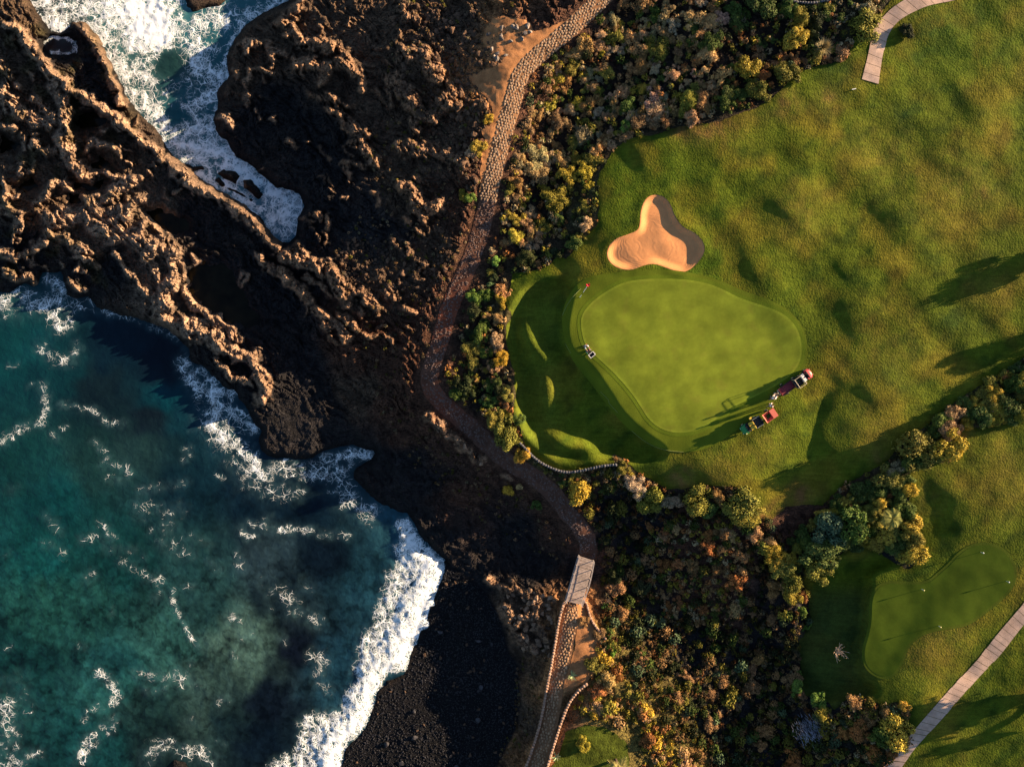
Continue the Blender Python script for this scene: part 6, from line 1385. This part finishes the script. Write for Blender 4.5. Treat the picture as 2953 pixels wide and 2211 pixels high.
def person(u, v, ang, shirt, label, reach=.45, lean=.12, hat=None, stride=.18, z=None):
    root = bpy.data.objects.new('person', None); C.objects.link(root); root.location = at(u, v); root.rotation_euler = (0, 0, ang); tag(root, label, 'person')
    f = lean   # x forward
    J = [((0, 0, .95), .13), ((f * .4, 0, 1.15), .125), ((f * .9, 0, 1.38), .13), ((f * 1.1, 0, 1.50), .055), ((f * 1.3 + .02, 0, 1.60), .085), ((f * 1.3 + .02, 0, 1.70), .08)]
    E = [(0, 1), (1, 2), (2, 3), (3, 4), (4, 5)]
    arms = []
    for s in (-1, 1):
        b = len(J); J += [((f * .9, s * .17, 1.38), .062), ((f + reach * .35, s * .24, 1.16), .045), ((f + reach * .85, s * .2, 1.02), .035), ((f + reach * 1.0, s * .2, 1.0), .034)]
        E += [(2, b), (b, b + 1), (b + 1, b + 2), (b + 2, b + 3)]; arms.append(b + 3)
        for q in range(5):
            yy = (q - 2) * .018; L = [.05, .075, .085, .08, .06][q] if q else .05; fx = f + reach; k = len(J)
            if q == 0: J += [((fx + .0, s * .2 - s * .01, 1.0), .011), ((fx + .02, s * .2 - s * .05, 1.0), .010), ((fx + .05, s * .2 - s * .055, .99), .009)]
            else: J += [((fx + .01, s * .2 + yy * s, 1.0), .010), ((fx + .03 + L * .4, s * .2 + yy * s, 1.0), .009), ((fx + .03 + L * .55, s * .2 + yy * s, .965), .008)]
            E += [(k, k + 1), (k + 1, k + 2)]
        b = len(J); st = stride * s; J += [((0, s * .10, .88), .10), ((st * .5 + .03, s * .11, .48), .062), ((st, s * .12, .10), .045), ((st + .16, s * .13, .04), .04)]
        E += [(0, b), (b, b + 1), (b + 1, b + 2), (b + 2, b + 3)]
    link('body', skin_mesh('body', J, E, M['skin']), root)
    T = [((0, 0, .93), .15), ((f * .4, 0, 1.15), .145), ((f * .9, 0, 1.39), .145)]; TE = [(0, 1), (1, 2)]
    for s in (-1, 1):
        b = len(T); T += [((f * .9, s * .18, 1.385), .082), ((f + reach * .30, s * .24, 1.19), .068)]; TE += [(2, b), (b, b + 1)]
    link('shirt', skin_mesh('shirt', T, TE, M[shirt]), root)
    T = [((0, 0, .98), .145)]; TE = []
    for s in (-1, 1):
        st = stride * s; b = len(T); T += [((0, s * .10, .86), .115), ((st * .5 + .03, s * .11, .48), .082), ((st, s * .12, .12), .065)]; TE += [(0, b), (b, b + 1), (b + 1, b + 2)]
    link('trousers', skin_mesh('trousers', T, TE, M['grey_trousers']), root)
    hx = f * 1.3 + .02
    for s in (-1, 1):
        part('shoe', box_me('shoe', .27, .10, .09, M['shoe'], .03), root, (stride * s + .06, s * .12, .045)); part('ear', box_me('ear', .03, .02, .06, M['skin'], .008), root, (hx, s * .088, 1.655))
        part('eye', box_me('eye', .015, .025, .012, M['eye'], .003), root, (hx + .083, s * .032, 1.675))
    part('nose', box_me('nose', .035, .022, .045, M['skin'], .008), root, (hx + .092, 0, 1.65)); part('mouth', box_me('mouth', .012, .05, .012, M['flag_red'], .003), root, (hx + .083, 0, 1.61))
    bm = bmesh.new(); bmesh.ops.create_uvsphere(bm, u_segments=14, v_segments=10, radius=.105)
    for q in list(bm.verts):
        if q.co.z < -.02 and q.co.x > -.02: bm.verts.remove(q)
    me = bpy.data.meshes.new('hair'); bm.to_mesh(me); bm.free(); me.materials.append(M['hair'] if not hat else M[hat]); part('hair' if not hat else 'cap', me, root, (hx - .015, 0, 1.70))
    return root
mu, mv = (1600 + 508 / 5.915) * .749, (780 + 1290 / 5.915) * .749
person(mu, mv, R(-52), 'blue_shirt', 'person in a light blue shirt pushing a mower at the west edge of the green', .5, .16)
def walk_mower(u, v, ang):
    root = bpy.data.objects.new('greens_mower', None); C.objects.link(root); root.location = at(u, v); root.rotation_euler = (0, 0, ang); tag(root, 'dark walk behind reel mower pushed by the person at the west edge of the green', 'mower')
    part('engine', box_me('engine', .4, .42, .3, M['black_plastic'], .05), root, (0, 0, .5)); part('air_filter', box_me('air_filter', .14, .16, .1, M['salmon_paint'], .03), root, (-.05, .16, .69)); part('side_cover', box_me('side_cover', .5, .08, .3, M['green_paint'], .03), root, (.05, -.38, .35))
    bar('drive_drum', (0, -.34, .19), (0, .34, .19), .18, M['steel'], root, n=18); bar('front_roller', (.38, -.36, .08), (.38, .36, .08), .07, M['steel'], root, n=12)
    c = [(.42, -.38), (.42, .38), (.92, .38), (.92, -.38)]
    part('catcher_floor', box_me('catcher_floor', .5, .76, .03, M['black_plastic']), root, (.67, 0, .2))
    for i in range(4): a, b = c[i], c[(i + 1) % 4]; bar('catcher_rim', (a[0], a[1], .42), (b[0], b[1], .42), .035, M['white_vinyl'], root); bar('catcher_side', (a[0], a[1], .3), (b[0], b[1], .3), .09, M['black_plastic'], root, True)
    for s in (-1, 1): bar('handle', (-.1, s * .25, .45), (-.85, s * .28, 1.02), .022, M['black_plastic'], root)
    bar('grip', (-.85, -.3, 1.02), (-.85, .3, 1.02), .028, M['salmon_paint'], root)
walk_mower((1600 + 572 / 5.915) * .749, (780 + 1370 / 5.915) * .749, R(-52))
person(*V4(1205, 705), math.atan2(150, 230), 'white_shirt', 'person in a pale shirt reaching toward the machine behind the maroon trailer', .55, .2, hat='white_vinyl')
person(*V4(1175, 818), R(20), 'white_shirt', 'person in a white shirt standing alone between the two carts', .35, .08, stride=.22)

def flag(u, v):
    root = bpy.data.objects.new('flagstick', None); C.objects.link(root); root.location = at(u, v) ; tag(root, 'leaning red and white flagstick at the north west edge of the green apron', 'flagstick')
    d = Vector((.62, .95, 1.55)).normalized(); 
    cols = ['pole_white', 'clippings', 'pole_white', 'pole_white']
    for i in range(4): bar('pole_section', d * (.55 * i), d * (.55 * (i + 1)), .035, M[cols[i]], root)
    V = []; F = []; n = 8
    for i in range(n + 1):
        for k in (0, 1): V.append((.5 * i / n, .06 * math.sin(i * .9), -.38 * k))
    for i in range(n): a = 2 * i; F.append((a, a + 1, a + 3, a + 2))
    me = bpy.data.meshes.new('flag_cloth'); me.from_pydata(V, [], F); me.materials.append(M['flag_red']); q = link('flag_cloth', me, root, d * 2.2, (1.1, 0, .4)); 
    sm = q.modifiers.new('thick', 'SOLIDIFY'); sm.thickness = .01
flag(1252.5, 642)
def marker(u, v, m, label, h=.5):
    root = bpy.data.objects.new('green_marker', None); C.objects.link(root); root.location = at(u, v); tag(root, label, 'marker')
    bar('stake', (0, 0, -.05), (0, 0, h), .03, M['pole_white'], root)
    bm = bmesh.new(); bmesh.ops.create_uvsphere(bm, u_segments=12, v_segments=8, radius=.08); me = bpy.data.meshes.new('ball_top'); bm.to_mesh(me); bm.free(); me.materials.append(M[m]); part('ball_top', me, root, (0, 0, h))
for (c, m, l) in (((1932, 288), 'marker_white', 'white marker at the top edge of the lower green'), ((1556, 525), 'marker_yellow', 'pale yellow marker at the upper middle edge of the lower green'), ((2095, 473), 'marker_white', 'white marker near the right tip of the lower green'), ((1662, 758), 'marker_yellow', 'pale yellow marker at the bottom edge of the lower green')):
    p = D3(c)[0]; marker(p[0], p[1], m, l)
p = A3((1125, 568))[0]; o = link('white_stake', box_me('white_stake', .55, .10, .08, M['pole_white'], .02), None, at(*p), (0, 0, .2)); tag(o, 'small white stake lying on the grass below the end of the upper cart path', 'stake')
def mowline(pts, label, r=.05):
    r = r * .7
    q = chaikin(pts, 2, False); x, y, t = resample(q, 4); h = HN(x, y); cu = bpy.data.curves.new('mow_line_turf', 'CURVE'); cu.dimensions = '3D'; sp = cu.splines.new('POLY'); sp.points.add(len(x) - 1)
    for i in range(len(x)): X, Y, Z = world(x[i], y[i], h[i] + .09); sp.points[i].co = (X, Y, Z, 1)
    cu.bevel_depth = r; cu.bevel_resolution = 1; o = bpy.data.objects.new('t', cu); C.objects.link(o); dg = bpy.context.evaluated_depsgraph_get(); me = bpy.data.meshes.new_from_object(o.evaluated_get(dg)); bpy.data.objects.remove(o); me.materials.clear(); me.materials.append(M['mow_line_turf'])
    tag(link('mow_line', me), label, 'mow_line')  # mown edge in the turf, modelled as a thin raised tube
mowline(B2((1535,225),(1480,280),(1440,340),(1415,400)), 'pale green mow line curving along the north west side of the green')
mowline(B2((1435,575),(1455,610),(1475,640)), 'short piece of pale mow line in the shade left of the person with the mower', .035)
mowline(B2((1660,880),(1690,910),(1715,935),(1710,950),(1730,970),(1775,1020)), 'pale yellow mow line in the shade south west of the green', .045)
mowline(B2((1860,1130),(1930,1190),(2010,1235),(2100,1258),(2200,1265)), 'long pale mow line curving along the south rim of the green apron', .04)
